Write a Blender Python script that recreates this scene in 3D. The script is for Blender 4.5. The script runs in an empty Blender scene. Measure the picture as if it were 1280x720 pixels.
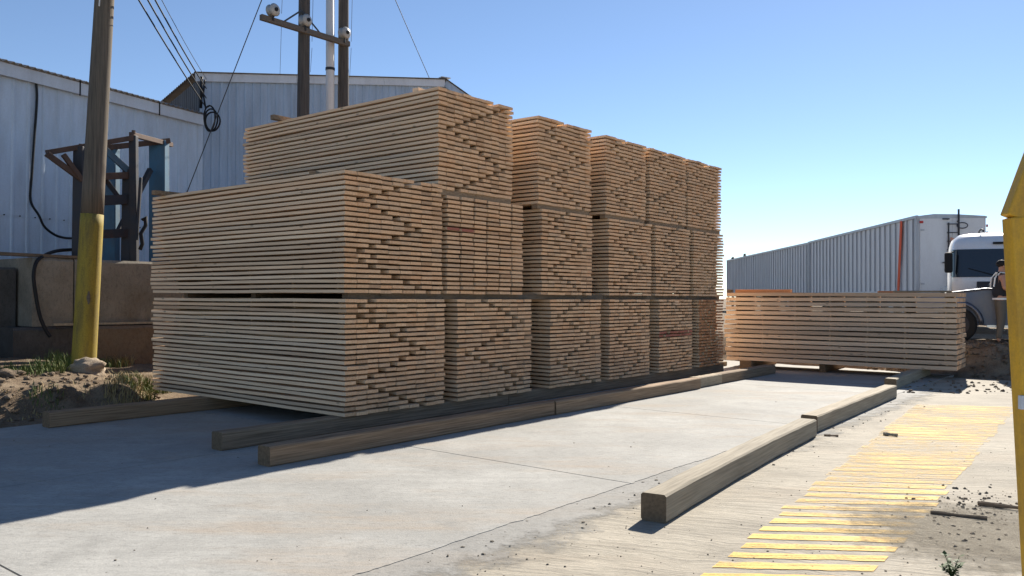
import bpy, math, random
from mathutils import Vector, Matrix, noise
random.seed(7)
R = math.radians
S = bpy.context.scene
COL = S.collection

# ------------------------------------------------------------------ camera
F = 1030.0                       # focal length in pixels of the 1280 wide picture
CAM_H = 1.5
PITCH = math.atan(12 / F); ROLL = R(0.25)
fwd = Vector((0, math.cos(PITCH), math.sin(PITCH)))
r0 = Vector((1, 0, 0)); u0 = Vector((0, -math.sin(PITCH), math.cos(PITCH)))
right = r0 * math.cos(ROLL) + u0 * math.sin(ROLL)
up = u0 * math.cos(ROLL) - r0 * math.sin(ROLL)
CAM = Vector((0, 0, CAM_H))
cd = bpy.data.cameras.new('camera'); cam = bpy.data.objects.new('camera', cd); COL.objects.link(cam)
cd.sensor_width = 36; cd.lens = 36 * F / 1280; cd.clip_end = 3000; cd.clip_start = 0.05
m3 = Matrix((right, up, -fwd)).transposed()
cam.matrix_world = Matrix.Translation(CAM) @ m3.to_4x4()
S.camera = cam
S.render.resolution_x = 1024; S.render.resolution_y = 576

# ------------------------------------------------------------------ sky, sun, exposure
SUN_AZ, SUN_EL = R(28), R(34)    # azimuth clockwise from +Y
w = bpy.data.worlds.new('World'); S.world = w; w.use_nodes = True
nt = w.node_tree; nt.nodes.clear()
sky = nt.nodes.new('ShaderNodeTexSky'); sky.sky_type = 'NISHITA'; sky.sun_disc = False
sky.sun_elevation = SUN_EL; sky.sun_rotation = SUN_AZ
sky.air_density = 0.85; sky.dust_density = 0.1; sky.ozone_density = 2.3; sky.altitude = 1200
bg = nt.nodes.new('ShaderNodeBackground'); bg.inputs[1].default_value = 0.076
wo = nt.nodes.new('ShaderNodeOutputWorld')
nt.links.new(sky.outputs[0], bg.inputs[0]); nt.links.new(bg.outputs[0], wo.inputs[0])
ld = bpy.data.lights.new('sun', 'SUN'); ld.energy = 5.0; ld.angle = R(0.5); ld.color = (1.0, 0.93, 0.82)
sun = bpy.data.objects.new('sun', ld); COL.objects.link(sun)
sdir = Vector((math.sin(SUN_AZ) * math.cos(SUN_EL), math.cos(SUN_AZ) * math.cos(SUN_EL), math.sin(SUN_EL)))
sun.rotation_euler = sdir.to_track_quat('Z', 'Y').to_euler(); sun.location = (0, 0, 30)
S.view_settings.view_transform = 'Standard'; S.view_settings.look = 'None'
S.view_settings.exposure = 0.95; S.view_settings.gamma = 1.0
S.render.engine = 'CYCLES'

# ------------------------------------------------------------------ picture -> place helpers
def ray(px, py): return fwd + right * ((px - 640) / F) + up * ((360 - py) / F)
def gp(px, py, z=0.0):
    d = ray(px, py); return CAM + d * ((z - CAM_H) / d.z)
def at(px, py, Y):
    d = ray(px, py); return CAM + d * (Y / d.y)
A1 = math.atan2(1030, 830)                   # direction the row of stacks runs in
d1 = Vector((math.cos(A1), math.sin(A1), 0))
nn = Vector((d1.y, -d1.x, 0))                # across the row, out of the stacks' end faces
def fr(t, n, z=0.0): return d1 * t + nn * n + Vector((0, 0, z))
def tn(p): return p.dot(d1), p.dot(nn)
def rayn(px, py, n):                          # ray met with the upright plane n = const
    d = ray(px, py); return CAM + d * (n / d.dot(nn))

# ------------------------------------------------------------------ mesh building
WM = {}
def wm(o): return WM.get(o.name, Matrix())
def tag(o, label=None, cat=None, group=None, kind=None):
    if label: o['label'] = label
    if cat: o['category'] = cat
    if group: o['group'] = group
    if kind: o['kind'] = kind
    return o
def thing(name, label, cat, loc=(0, 0, 0), rotz=0.0, group=None):
    o = bpy.data.objects.new(name, None); COL.objects.link(o); o.empty_display_size = 0.2
    o.location = loc; o.rotation_euler = (0, 0, rotz)
    WM[o.name] = Matrix.Translation(Vector(loc)) @ Matrix.Rotation(rotz, 4, 'Z')
    return tag(o, label, cat, group)

class MB:
    def __init__(s): s.v = []; s.f = []; s.m = []
    def add(s, vs, fs, mi=0):
        k = len(s.v); s.v += [Vector(p) for p in vs]
        s.f += [tuple(i + k for i in f) for f in fs]; s.m += [mi] * len(fs); return s
    def box(s, c, size, M=None, mi=0):
        x, y, z = (q / 2 for q in size); c = Vector(c)
        vs = [Vector((a * x, b * y, d * z)) for d in (-1, 1) for b in (-1, 1) for a in (-1, 1)]
        if M: vs = [M @ p for p in vs]
        return s.add([p + c for p in vs], [(0, 2, 3, 1), (4, 5, 7, 6), (0, 1, 5, 4), (2, 6, 7, 3), (0, 4, 6, 2), (1, 3, 7, 5)], mi)
    def bar(s, a, b, wd, ht, upv=(0, 0, 1), mi=0):
        a = Vector(a); b = Vector(b); d = (b - a).normalized(); upv = Vector(upv)
        if abs(d.dot(upv)) > .98: upv = Vector((0, 1, 0))
        sx = d.cross(upv).normalized(); sz = sx.cross(d).normalized()
        vs = [e + sx * (i * wd / 2) + sz * (j * ht / 2) for e in (a, b) for i, j in ((-1, -1), (1, -1), (1, 1), (-1, 1))]
        return s.add(vs, [(0, 1, 2, 3), (7, 6, 5, 4), (0, 4, 5, 1), (1, 5, 6, 2), (2, 6, 7, 3), (3, 7, 4, 0)], mi)
    def tube(s, pts, rad, n=10, cap=True, mi=0):
        pts = [Vector(p) for p in pts]; rs = rad if isinstance(rad, (list, tuple)) else [rad] * len(pts)
        k = len(s.v); prev = None
        for i, p in enumerate(pts):
            d = (pts[min(i + 1, len(pts) - 1)] - pts[max(i - 1, 0)]).normalized()
            if prev is None:
                a = Vector((1, 0, 0)) if abs(d.x) < .9 else Vector((0, 1, 0))
                e = d.cross(a).normalized()
            else: e = (prev - d * prev.dot(d)).normalized()
            prev = e; g = d.cross(e)
            for j in range(n):
                t = 2 * math.pi * j / n
                s.v.append(p + (e * math.cos(t) + g * math.sin(t)) * rs[i])
        for i in range(len(pts) - 1):
            for j in range(n):
                a = k + i * n + j; b = k + i * n + (j + 1) % n
                s.f.append((a, b, b + n, a + n)); s.m.append(mi)
        if cap:
            s.f.append(tuple(k + j for j in reversed(range(n)))); s.m.append(mi)
            s.f.append(tuple(k + (len(pts) - 1) * n + j for j in range(n))); s.m.append(mi)
        return s
    def prism(s, poly, vec, mi=0):
        n = len(poly); poly = [Vector(p) for p in poly]; vec = Vector(vec)
        fs = [tuple(range(n))[::-1], tuple(range(n, 2 * n))] + [(i, (i + 1) % n, n + (i + 1) % n, n + i) for i in range(n)]
        return s.add(poly + [p + vec for p in poly], fs, mi)
    def blob(s, c, r, rough=.25, seed=0, flat=1.0, sub=2, mi=0):
        import bmesh
        bm = bmesh.new(); bmesh.ops.create_icosphere(bm, subdivisions=sub, radius=1)
        vs = []
        for v in bm.verts:
            k = 1 + rough * noise.noise(v.co * 1.7 + Vector((seed * 3.1, seed * 1.7, seed))) * 1.6
            q = v.co * k; vs.append(Vector(c) + Vector((q.x * r[0], q.y * r[1], q.z * r[2] * flat)))
        fs = [tuple(v.index for v in f.verts) for f in bm.faces]; bm.free()
        return s.add(vs, fs, mi)
    def build(s, name, mats, parent=None, local=False, smooth=False, bevel=0, origin=True):
        me = bpy.data.meshes.new(name); o = bpy.data.objects.new(name, me); COL.objects.link(o)
        vs = s.v
        if parent is not None:
            o.parent = parent
            if not local:
                inv = wm(parent).inverted(); vs = [inv @ p for p in vs]
            WM[o.name] = wm(parent)
        elif origin and not local:
            lo = [min(p[i] for p in vs) for i in range(3)]; hi = [max(p[i] for p in vs) for i in range(3)]
            c = Vector(((lo[0] + hi[0]) / 2, (lo[1] + hi[1]) / 2, lo[2]))
            vs = [p - c for p in vs]; o.location = c; WM[o.name] = Matrix.Translation(c)
        me.from_pydata([tuple(p) for p in vs], [], s.f)
        if not isinstance(mats, (list, tuple)): mats = [mats]
        for q in mats: me.materials.append(q)
        if len(mats) > 1: me.polygons.foreach_set('material_index', s.m)
        if smooth: me.polygons.foreach_set('use_smooth', [True] * len(me.polygons))
        me.update()
        import bmesh
        bm = bmesh.new(); bm.from_mesh(me); bmesh.ops.recalc_face_normals(bm, faces=bm.faces); bm.to_mesh(me); bm.free()
        if bevel:
            b = o.modifiers.new('bevel', 'BEVEL'); b.width = bevel; b.segments = 2; b.limit_method = 'ANGLE'; b.angle_limit = R(35)
        return o

# ------------------------------------------------------------------ materials
def mat(name, base, rough=.8, metal=0.0, spec=.3):
    m = bpy.data.materials.new(name); m.use_nodes = True
    b = m.node_tree.nodes['Principled BSDF']
    b.inputs['Base Color'].default_value = (*base, 1); b.inputs['Roughness'].default_value = rough
    b.inputs['Metallic'].default_value = metal; b.inputs['Specular IOR Level'].default_value = spec
    return m
class NT:
    def __init__(s, m): s.t = m.node_tree; s.b = s.t.nodes['Principled BSDF']; s.o = s.t.nodes['Material Output']
    def n(s, ty, **kw):
        x = s.t.nodes.new(ty)
        for k, v in kw.items():
            if hasattr(x, k): setattr(x, k, v)
        return x
    def l(s, a, b): s.t.links.new(a, b)
    def coord(s, kind='Object', scale=(1, 1, 1), rotz=0):
        if kind == 'World': c = s.n('ShaderNodeNewGeometry').outputs['Position']
        else: c = s.n('ShaderNodeTexCoord').outputs[kind]
        mp = s.n('ShaderNodeMapping'); mp.inputs['Scale'].default_value = scale; mp.inputs['Rotation'].default_value = (0, 0, rotz)
        s.l(c, mp.inputs[0]); return mp.outputs[0]
    def noise(s, co, scale=5, detail=6, rough=.6):
        x = s.n('ShaderNodeTexNoise'); x.inputs['Scale'].default_value = scale
        x.inputs['Detail'].default_value = detail; x.inputs['Roughness'].default_value = rough
        s.l(co, x.inputs['Vector']); return x.outputs['Fac']
    def ramp(s, fac, stops):
        x = s.n('ShaderNodeValToRGB'); e = x.color_ramp.elements
        while len(e) < len(stops): e.new(.5)
        for q, (p, c) in zip(e, stops): q.position = p; q.color = (*c, 1) if len(c) == 3 else c
        s.l(fac, x.inputs[0]); return x.outputs[0]
    def mix(s, fac, a, b, mode='MIX'):
        x = s.n('ShaderNodeMix'); x.data_type = 'RGBA'; x.blend_type = mode
        for sock, v in ((x.inputs[0], fac), (x.inputs[6], a), (x.inputs[7], b)):
            if isinstance(v, (int, float)): sock.default_value = v
            elif isinstance(v, (tuple, list)): sock.default_value = (*v, 1)
            else: s.l(v, sock)
        return x.outputs[2]
    def math(s, op, a, b=0.0):
        x = s.n('ShaderNodeMath'); x.operation = op
        for i, v in enumerate((a, b)):
            if isinstance(v, (int, float)): x.inputs[i].default_value = v
            else: s.l(v, x.inputs[i])
        return x.outputs[0]
    def bump(s, h, strength=.3, dist=.02):
        x = s.n('ShaderNodeBump'); x.inputs['Strength'].default_value = strength; x.inputs['Distance'].default_value = dist
        s.l(h, x.inputs['Height']); s.l(x.outputs[0], s.b.inputs['Normal']); return x
    def color(s, c): s.l(c, s.b.inputs['Base Color'])
g3 = lambda v: (v, v, v)

def wood(name, lo, hi, knots=True, end=False, rough=.78, gloss=.25, axis=None):
    m = mat(name, hi, rough, spec=gloss); t = NT(m)
    oi = t.n('ShaderNodeObjectInfo')
    shift = t.n('ShaderNodeVectorMath'); shift.operation = 'ADD'
    cb = t.n('ShaderNodeCombineXYZ'); k = t.math('MULTIPLY', oi.outputs['Random'], 37.0)
    t.l(k, cb.inputs[0]); t.l(k, cb.inputs[1]); t.l(k, cb.inputs[2])
    t.l(t.coord('Object'), shift.inputs[0]); t.l(cb.outputs[0], shift.inputs[1])
    mp = t.n('ShaderNodeMapping'); mp.inputs['Scale'].default_value = (1, 1, 1) if end else (axis or (.55, 9, 22))
    t.l(shift.outputs[0], mp.inputs[0])
    grain = t.noise(mp.outputs[0], 40 if end else 3, 6, .65)
    c = t.ramp(grain, [(.28, lo), (.72, hi)])
    mid = tuple((a + b) / 2 for a, b in zip(lo, hi))
    tint = t.ramp(oi.outputs['Random'], [(0, (.62, .58, .55)), (.1, (1.05, .97, .88)), (.25, (.82, .81, .8)), (.4, (1.1, 1.05, .98)), (.5, (1.0, .86, .74)), (.65, (1.08, 1.02, .95)), (.78, (.86, .8, .74)), (.9, (1.04, .96, .88)), (1, (.7, .62, .55))])
    c = t.mix(1.0, c, tint, 'MULTIPLY')
    if knots:
        v = t.n('ShaderNodeTexVoronoi'); v.inputs['Scale'].default_value = 1.0
        mp2 = t.n('ShaderNodeMapping'); mp2.inputs['Scale'].default_value = (3.2, 7, 9); t.l(shift.outputs[0], mp2.inputs[0]); t.l(mp2.outputs[0], v.inputs['Vector'])
        kf = t.ramp(v.outputs['Distance'], [(.06, g3(1)), (.14, g3(0))])
        c = t.mix(t.math('MULTIPLY', kf, .75), c, tuple(q * .38 for q in lo))
    t.color(c); t.bump(grain, .25, .004)
    return m
M_side = wood('pine_side', (.68, .5, .335), (.92, .73, .53))
M_end = wood('pine_end', (.68, .4, .225), (.94, .64, .4), knots=False, end=True)
M_side2 = wood('pine_side_grey', (.54, .42, .31), (.76, .63, .49))
M_warm = wood('pine_end_warm', (.46, .2, .09), (.68, .34, .17), knots=False, end=True)
M_red = wood('red_marked_end', (.36, .12, .085), (.5, .2, .14), knots=False, end=True)
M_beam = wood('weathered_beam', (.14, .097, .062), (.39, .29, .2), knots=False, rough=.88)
M_beam_end = wood('weathered_beam_end', (.12, .09, .06), (.24, .18, .12), knots=False, end=True, rough=.9)
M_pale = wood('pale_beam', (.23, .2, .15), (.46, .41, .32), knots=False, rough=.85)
M_pole2 = wood('dark_pole', (.045, .046, .05), (.12, .115, .11), knots=False, rough=.9, axis=(12, 12, .5))
M_arm = wood('grey_arm', (.1, .1, .1), (.2, .19, .18), knots=False, rough=.9)
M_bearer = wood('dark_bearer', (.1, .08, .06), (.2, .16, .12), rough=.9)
M_pole = wood('pole_wood', (.085, .08, .07), (.21, .19, .16), knots=False, rough=.9, axis=(12, 12, .5))

def concrete(name, base, stain, broom=None, streak=0.0, seed=0):
    m = mat(name, base, .85, spec=.25); t = NT(m)
    co = t.coord('World')
    big = t.noise(co, .55, 5, .6); med = t.noise(co, 2.6, 7, .65); fine = t.noise(co, 60, 4, .7)
    c = t.mix(t.ramp(big, [(.35, g3(0)), (.65, g3(1))]), tuple(q * .76 for q in base), tuple(min(1, q * 1.14) for q in base))
    c = t.mix(t.math('MULTIPLY', t.ramp(med, [(.42, g3(0)), (.75, g3(1))]), .55), c, tuple(q * .7 for q in base))
    st = t.noise(t.coord('World', (.5, 1.6, 1), -A1 + 1.57), 1.1, 6, .62)
    c = t.mix(t.math('MULTIPLY', t.ramp(st, [(.5, g3(0)), (.68, g3(1))]), .7), c, stain)
    c = t.mix(.35, c, t.ramp(fine, [(.3, g3(.35)), (.7, g3(1))]), 'MULTIPLY')
    mot = t.noise(t.coord('World', (1, 2.4, 1), A1 * 0 + R(38)), 13, 6, .7)
    c = t.mix(.7, c, t.ramp(mot, [(.34, g3(.6)), (.48, g3(.93)), (.66, g3(1.0))]), 'MULTIPLY')
    sp_ = t.noise(co, 1.7, 9, .78)
    c = t.mix(t.math('MULTIPLY', t.ramp(sp_, [(.53, g3(0)), (.66, g3(1))]), .6), c, tuple(q * .5 for q in base))
    grit = t.noise(co, 28, 3, .6)
    c = t.mix(t.math('MULTIPLY', t.ramp(grit, [(.6, g3(0)), (.7, g3(1))]), .5), c, tuple(q * .45 for q in base))
    h = t.math('ADD', t.math('MULTIPLY', fine, .5), med)
    if broom is not None:
        wn = t.n('ShaderNodeTexNoise'); wn.inputs['Scale'].default_value = 1.3; wn.inputs['Detail'].default_value = 3; t.l(t.coord('World'), wn.inputs['Vector'])
        sc_ = t.n('ShaderNodeVectorMath'); sc_.operation = 'SCALE'; t.l(wn.outputs['Color'], sc_.inputs[0]); sc_.inputs['Scale'].default_value = .35
        ad = t.n('ShaderNodeVectorMath'); ad.operation = 'ADD'; t.l(t.coord('World'), ad.inputs[0]); t.l(sc_.outputs[0], ad.inputs[1])
        mq = t.n('ShaderNodeMapping'); mq.vector_type = 'POINT'; mq.inputs['Scale'].default_value = (2.4, 22, 1)
        rq = t.n('ShaderNodeMapping'); rq.inputs['Rotation'].default_value = (0, 0, broom); t.l(ad.outputs[0], rq.inputs[0]); t.l(rq.outputs[0], mq.inputs[0])
        mpv = mq.outputs[0]
        br = t.noise(mpv, 1.0, 5, .65)
        br2 = t.noise(t.coord('World', (.8, 3.5, 1), broom), 1.0, 6, .7)
        c = t.mix(t.math('MULTIPLY', t.ramp(br, [(.37, g3(1)), (.57, g3(0))]), .65), c, tuple(q * .52 for q in base))
        c = t.mix(t.math('MULTIPLY', t.ramp(br2, [(.4, g3(0)), (.7, g3(1))]), .4), c, tuple(min(1, q * 1.25) for q in base))
        h = t.math('ADD', h, t.math('MULTIPLY', br, 2.6))
    elif streak:
        br = t.noise(t.coord('World', (.5, 11, 1), streak), 1.0, 5, .65)
        c = t.mix(t.math('MULTIPLY', t.ramp(br, [(.35, g3(1)), (.6, g3(0))]), .5), c, tuple(q * .68 for q in base))
        h = t.math('ADD', h, t.math('MULTIPLY', br, .5))
    t.color(c); t.bump(h, .45, .012)
    return m
BROOM = R(20)
M_slab = concrete('slab_concrete', (.435, .425, .395), (.39, .315, .24), streak=R(25))
M_apron = concrete('apron_concrete', (.42, .375, .3), (.36, .295, .22), broom=BROOM)
M_mortar = concrete('joint_mortar', (.36, .35, .325), (.33, .3, .26))
t = NT(M_mortar)
sp = t.n('ShaderNodeVectorMath'); sp.operation = 'DOT_PRODUCT'; t.l(t.coord('World'), sp.inputs[0]); sp.inputs[1].default_value = tuple(nn)
mr = t.n('ShaderNodeMapRange'); mr.inputs[1].default_value = -3.45; mr.inputs[2].default_value = -2.75; t.l(sp.outputs['Value'], mr.inputs[0])
al = t.ramp(t.math('ADD', mr.outputs[0], t.math('MULTIPLY', t.math('SUBTRACT', t.noise(t.coord('World'), 3.5, 8, .7), .5), 1.6)), [(.3, g3(0)), (.75, g3(1))])
tr = t.n('ShaderNodeBsdfTransparent'); mx = t.n('ShaderNodeMixShader')
t.l(al, mx.inputs[0]); t.l(t.b.outputs[0], mx.inputs[1]); t.l(tr.outputs[0], mx.inputs[2]); t.l(mx.outputs[0], t.o.inputs[0])
M_plinth = concrete('old_concrete', (.33, .29, .225), (.2, .16, .11))
M_plinth2 = concrete('brown_concrete', (.26, .19, .125), (.16, .11, .07))
M_plinthd = concrete('dark_concrete', (.12, .11, .1), (.07, .06, .05))

def soil(name, a, b, scale=3):
    m = mat(name, a, .95, spec=.1); t = NT(m); co = t.coord('World')
    n1 = t.noise(co, scale, 8, .7); n2 = t.noise(co, scale * 14, 5, .7)
    c = t.mix(t.ramp(n1, [(.35, g3(0)), (.65, g3(1))]), a, b)
    c = t.mix(.6, c, t.ramp(n2, [(.3, g3(.35)), (.7, g3(1.0))]), 'MULTIPLY')
    t.color(c); t.bump(t.math('ADD', n2, n1), .8, .03); return m
M_dirt = soil('dirt', (.19, .135, .09), (.34, .265, .185))
M_clod = soil('clod', (.17, .125, .09), (.34, .27, .2), 6)
M_peb = soil('pebble', (.24, .2, .155), (.42, .36, .28), 9)
M_rock = soil('rock', (.4, .32, .24), (.52, .43, .33), 5)

M_paint = mat('yellow_paint', (.78, .5, .1), .75); 
t = NT(M_paint); co = t.coord('World')
n1 = t.noise(co, 7, 8, .72); n2 = t.noise(t.coord('World', (.6, 26, 1), BROOM), 1.0, 6, .7)
# wear grows with distance from the near end of the hatching
sp = t.n('ShaderNodeSeparateXYZ'); t.l(t.coord('World'), sp.inputs[0])
far = t.n('ShaderNodeMapRange'); far.inputs[1].default_value = 4.2; far.inputs[2].default_value = 7.2; far.inputs[3].default_value = -.07; far.inputs[4].default_value = .05
t.l(sp.outputs[1], far.inputs[0])
n3 = t.noise(co, .9, 3, .5); n4 = t.noise(co, 45, 4, .7)
wear = t.math('ADD', t.math('ADD', t.math('ADD', t.math('MULTIPLY', n1, .3), t.math('MULTIPLY', n2, .45)), t.math('ADD', t.math('MULTIPLY', t.math('SUBTRACT', n3, .5), .35), t.math('MULTIPLY', n4, .25))), far.outputs[0])
wf = t.ramp(wear, [(.44, g3(0)), (.62, g3(1))])
tr = t.n('ShaderNodeBsdfTransparent'); mx = t.n('ShaderNodeMixShader')
t.color(t.mix(t.ramp(n1, [(.3, g3(0)), (.7, g3(1))]), (.62, .38, .06), (.74, .47, .09)))
t.l(wf, mx.inputs[0]); t.l(t.b.outputs[0], mx.inputs[1]); t.l(tr.outputs[0], mx.inputs[2]); t.l(mx.outputs[0], t.o.inputs[0])

def dirty(name, base, dirtc, rough=.6, metal=0., amt=.5, sc=(1, 1, .25), spec=.4, scale=2.5, bump=.08, fine=.2):
    m = mat(name, base, rough, metal, spec); t = NT(m)
    n1 = t.noise(t.coord('World', sc), scale, 7, .65); n2 = t.noise(t.coord('World'), scale * 12, 4, .7)
    f = t.math('MULTIPLY', t.ramp(n1, [(.4, g3(0)), (.72, g3(1))]), amt)
    c = t.mix(f, base, dirtc); c = t.mix(fine, c, t.ramp(n2, [(.3, g3(.5)), (.7, g3(1))]), 'MULTIPLY')
    t.color(c); t.bump(n2, bump, .004); return m
M_sheet = dirty('pale_sheet', (.6, .69, .8), (.38, .42, .46), .5, 0, .55, (1.5, 1.5, .3))
M_sheet2 = dirty('grey_sheet', (.42, .53, .67), (.26, .32, .39), .5, 0, .6, (2, 2, .25))
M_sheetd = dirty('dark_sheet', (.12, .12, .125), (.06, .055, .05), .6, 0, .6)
M_fascia = dirty('fascia_paint', (.68, .73, .79), (.36, .36, .36), .55, 0, .4)
M_roof = dirty('roof_sheet', (.2, .19, .185), (.1, .085, .075), .55, .2, .6)
M_rust = dirty('rusty_steel', (.12, .075, .055), (.05, .035, .03), .75, .2, .7, (1, 1, 1), scale=5)
M_dsteel = dirty('dark_steel', (.035, .04, .05), (.07, .045, .035), .6, .3, .6, (1, 1, 1), scale=5)
M_bsteel = dirty('blue_steel', (.06, .15, .235), (.09, .075, .06), .6, .1, .6, (1, 1, .4), scale=4)
M_ypole = dirty('yellow_pole_paint', (.4, .3, .04), (.13, .1, .045), .75, 0, .85, (2, 2, .35), scale=5, fine=.75, bump=.3)
M_yframe = dirty('yellow_frame_paint', (.74, .42, .03), (.3, .18, .06), .5, 0, .6, (2, 2, .8), scale=9, fine=.4)
M_pvc = dirty('grey_pvc', (.78, .75, .71), (.6, .56, .52), .45, 0, .4)
M_porc = dirty('porcelain', (.42, .43, .43), (.2, .19, .18), .35, 0, .6, (1, 1, 1), scale=9)
M_cable = mat('black_cable', (.012, .012, .013), .55)
M_wire = mat('wire', (.06, .06, .065), .5, .4)
M_black = mat('black_rubber', (.015, .015, .016), .75)
M_trailer = dirty('trailer_sheet', (.68, .7, .72), (.52, .53, .54), .45, .0, .4, (1, 1, .2))
M_tdoor = dirty('trailer_door', (.72, .73, .74), (.52, .51, .5), .4, 0, .35, (1, 1, .25))
M_trail = dirty('trailer_rail', (.5, .52, .55), (.17, .17, .17), .5, .3, .4)
M_strap = dirty('orange_strap', (.75, .11, .035), (.5, .07, .03), .7, 0, .3)
M_glass = mat('dark_glass', (.012, .016, .022), .06, spec=.6)
M_white = dirty('white_cab_paint', (.78, .79, .8), (.6, .59, .57), .25, 0, .25, spec=.5)
M_blue = dirty('pickup_paint', (.095, .12, .175), (.22, .195, .17), .36, .45, .5, (1, 1, .6), spec=.4)
M_chrome = mat('bright_metal', (.55, .55, .56), .25, .9)
M_lamp = mat('lamp_glass', (.75, .75, .72), .15, spec=.6)
M_redl = mat('red_lens', (.45, .02, .015), .25)
M_rag = mat('rag', (.62, .3, .2), .9)
M_skin = dirty('skin', (.5, .27, .18), (.42, .21, .14), .55, 0, .4, bump=.02)
M_vest = dirty('dark_vest', (.02, .022, .03), (.04, .04, .045), .85, 0, .4)
M_refl = mat('reflective_band', (.8, .8, .78), .4)
M_trous = dirty('khaki_trousers', (.15, .135, .11), (.1, .09, .075), .9, 0, .5, (1, 1, .5), scale=6)
M_hair = mat('dark_cap', (.015, .014, .015), .8)
M_boot = mat('boot', (.05, .035, .025), .7)
def leafm(name, a, b):
    m = mat(name, a, .7, spec=.25); t = NT(m)
    c = t.mix(t.noise(t.coord('World'), 9, 3), a, b); t.color(c)
    t.b.inputs['Subsurface Weight'].default_value = 0
    return m
M_grass = leafm('grass', (.07, .11, .025), (.17, .19, .06))
M_straw = leafm('straw', (.3, .22, .1), (.45, .35, .18))
M_leaf = leafm('weed_leaf', (.035, .075, .02), (.07, .115, .03))
M_conif = leafm('conifer', (.02, .035, .02), (.04, .06, .03))

# ------------------------------------------------------------------ ground
def sst(a, b, x):
    u = min(1, max(0, (x - a) / (b - a))); return u * u * (3 - 2 * u)
PAD_N0, PAD_N1 = -10.35, -3.45
def gh(x, y):
    p = Vector((x, y, 0)); t_, n_ = tn(p)
    h = -.10
    nz = noise.noise(Vector((x * .6, y * .6, 0))); nf = noise.noise(Vector((x * 2.3, y * 2.3, 3))); nff = noise.noise(Vector((x * 6, y * 6, 7)))
    # bank on the left, behind the concrete pad
    start = 10.42 + 1.35 * sst(5.4, 6.4, t_)
    b = -n_ - start
    if b > -.3:
        e = sst(-.1, .12, b) * .11
        face = sst(.4, .85, b + .16 * nf) * (.31 - .17 * sst(5.0, 7.0, t_))
        e2 = sst(1.2, 3.2, b) * (.16 - .06 * sst(6, 8, t_))
        lump = (.035 * nf + .03 * nff) * sst(.0, .6, b)
        h = max(h, -.10 + e + face + e2 + lump)
    # terrace on the right at the back
    st = 15.75 + max(0, 9.7 - x) * 1.0 + .3 * nz
    far = y - st
    if x > 3.5:
        e = sst(-.7, -.1, far) * .12 + sst(-.1, 1.1, far + .12 * nf) * .57 + (.05 * nf + .02 * nff) * sst(-.3, .2, far) * (1 - .8 * sst(2, 5, far))
        h = max(h, -.10 + e)
    if n_ > 9 or t_ > 24: h = max(h, -.1 + .09 * sst(9, 10, n_), -.1 + .2 * sst(24, 28, t_))
    if t_ < -6: h = max(h, -.1)
    return h
xs = [-1500, -500, -200, -90, -50, -30, -20] + [-15 + .16 * i for i in range(176)] + [13.3 + .5 * i for i in range(10)] + [20, 26, 40, 70, 150, 400, 1500]
ys = [-600, -100, -30, -10, 0, 4, 7] + [7.6 + .14 * i for i in range(90)] + [20.4 + .6 * i for i in range(14)] + [31, 36, 44, 55, 70, 100, 160, 300, 700, 2500]
g = MB(); nx = len(xs)
for y in ys:
    for x in xs: g.v.append(Vector((x, y, gh(x, y))))
for j in range(len(ys) - 1):
    for i in range(nx - 1):
        a = j * nx + i; g.f.append((a, a + 1, a + nx + 1, a + nx)); g.m.append(0)
o = g.build('ground', M_dirt, smooth=True, local=True); tag(o, kind='structure')

# concrete pad in cast panels, the nearest row of joints as in the photo
pad = bpy.data.objects.new('concrete_pad', None); COL.objects.link(pad); tag(pad, kind='structure')
ts = [-18.2, -14.2, -10.2, -6.2, -2.2, 1.8, 5.82, 9.8, 13.8, 17.8, 21.6]
JN = -7.15
for a, b in zip(ts[:-1], ts[1:]):
    for n0, n1 in ((PAD_N0, JN), (JN, PAD_N1)):
        q = MB(); g_ = .007
        if n1 == PAD_N1:      # ragged cast edge
            k = 110; edge = []
            for i in range(k + 1):
                tt = a + g_ + (b - a - 2 * g_) * i / k
                edge.append((tt, n1 + .03 * noise.noise(Vector((tt * 1.6, 0, 0))) + .018 * noise.noise(Vector((tt * 9, 5, 0))) + .014 * noise.noise(Vector((tt * 27, 5, 0)))))
            poly = [fr(a + g_, n0 + g_, -.11)] + [fr(tt, ne, -.11) for tt, ne in edge] + [fr(b - g_, n0 + g_, -.11)]
        else:
            poly = [fr(a + g_, n0 + g_, -.11), fr(a + g_, n1 - g_, -.11), fr(b - g_, n1 - g_, -.11), fr(b - g_, n0 + g_, -.11)]
        q.prism(poly, (0, 0, .11)); q.build('concrete_panel', M_slab, pad)
AZ = -.008
q = MB(); q.prism([fr(-18, PAD_N1 - .3, -.12), fr(-18, 10, -.12), fr(17.8, 10, -.12), fr(17.8, PAD_N1 - .3, -.12)][::1], (0, 0, .12 + AZ))
o = q.build('concrete_apron', M_apron); tag(o, kind='structure')
# smooth mortar strip beside the joint
q = MB(); k = 60; L_ = []; R_ = []
for i in range(k + 1):
    tt = -1 + 16 * i / k
    L_.append(fr(tt, PAD_N1 - .06, AZ + .004)); R_.append(fr(tt, PAD_N1 + .9, AZ + .004))
for i in range(k): q.add([L_[i], R_[i], R_[i + 1], L_[i + 1]], [(0, 1, 2, 3)])
o = q.build('joint_mortar_strip', M_mortar); tag(o, kind='structure')

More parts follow.
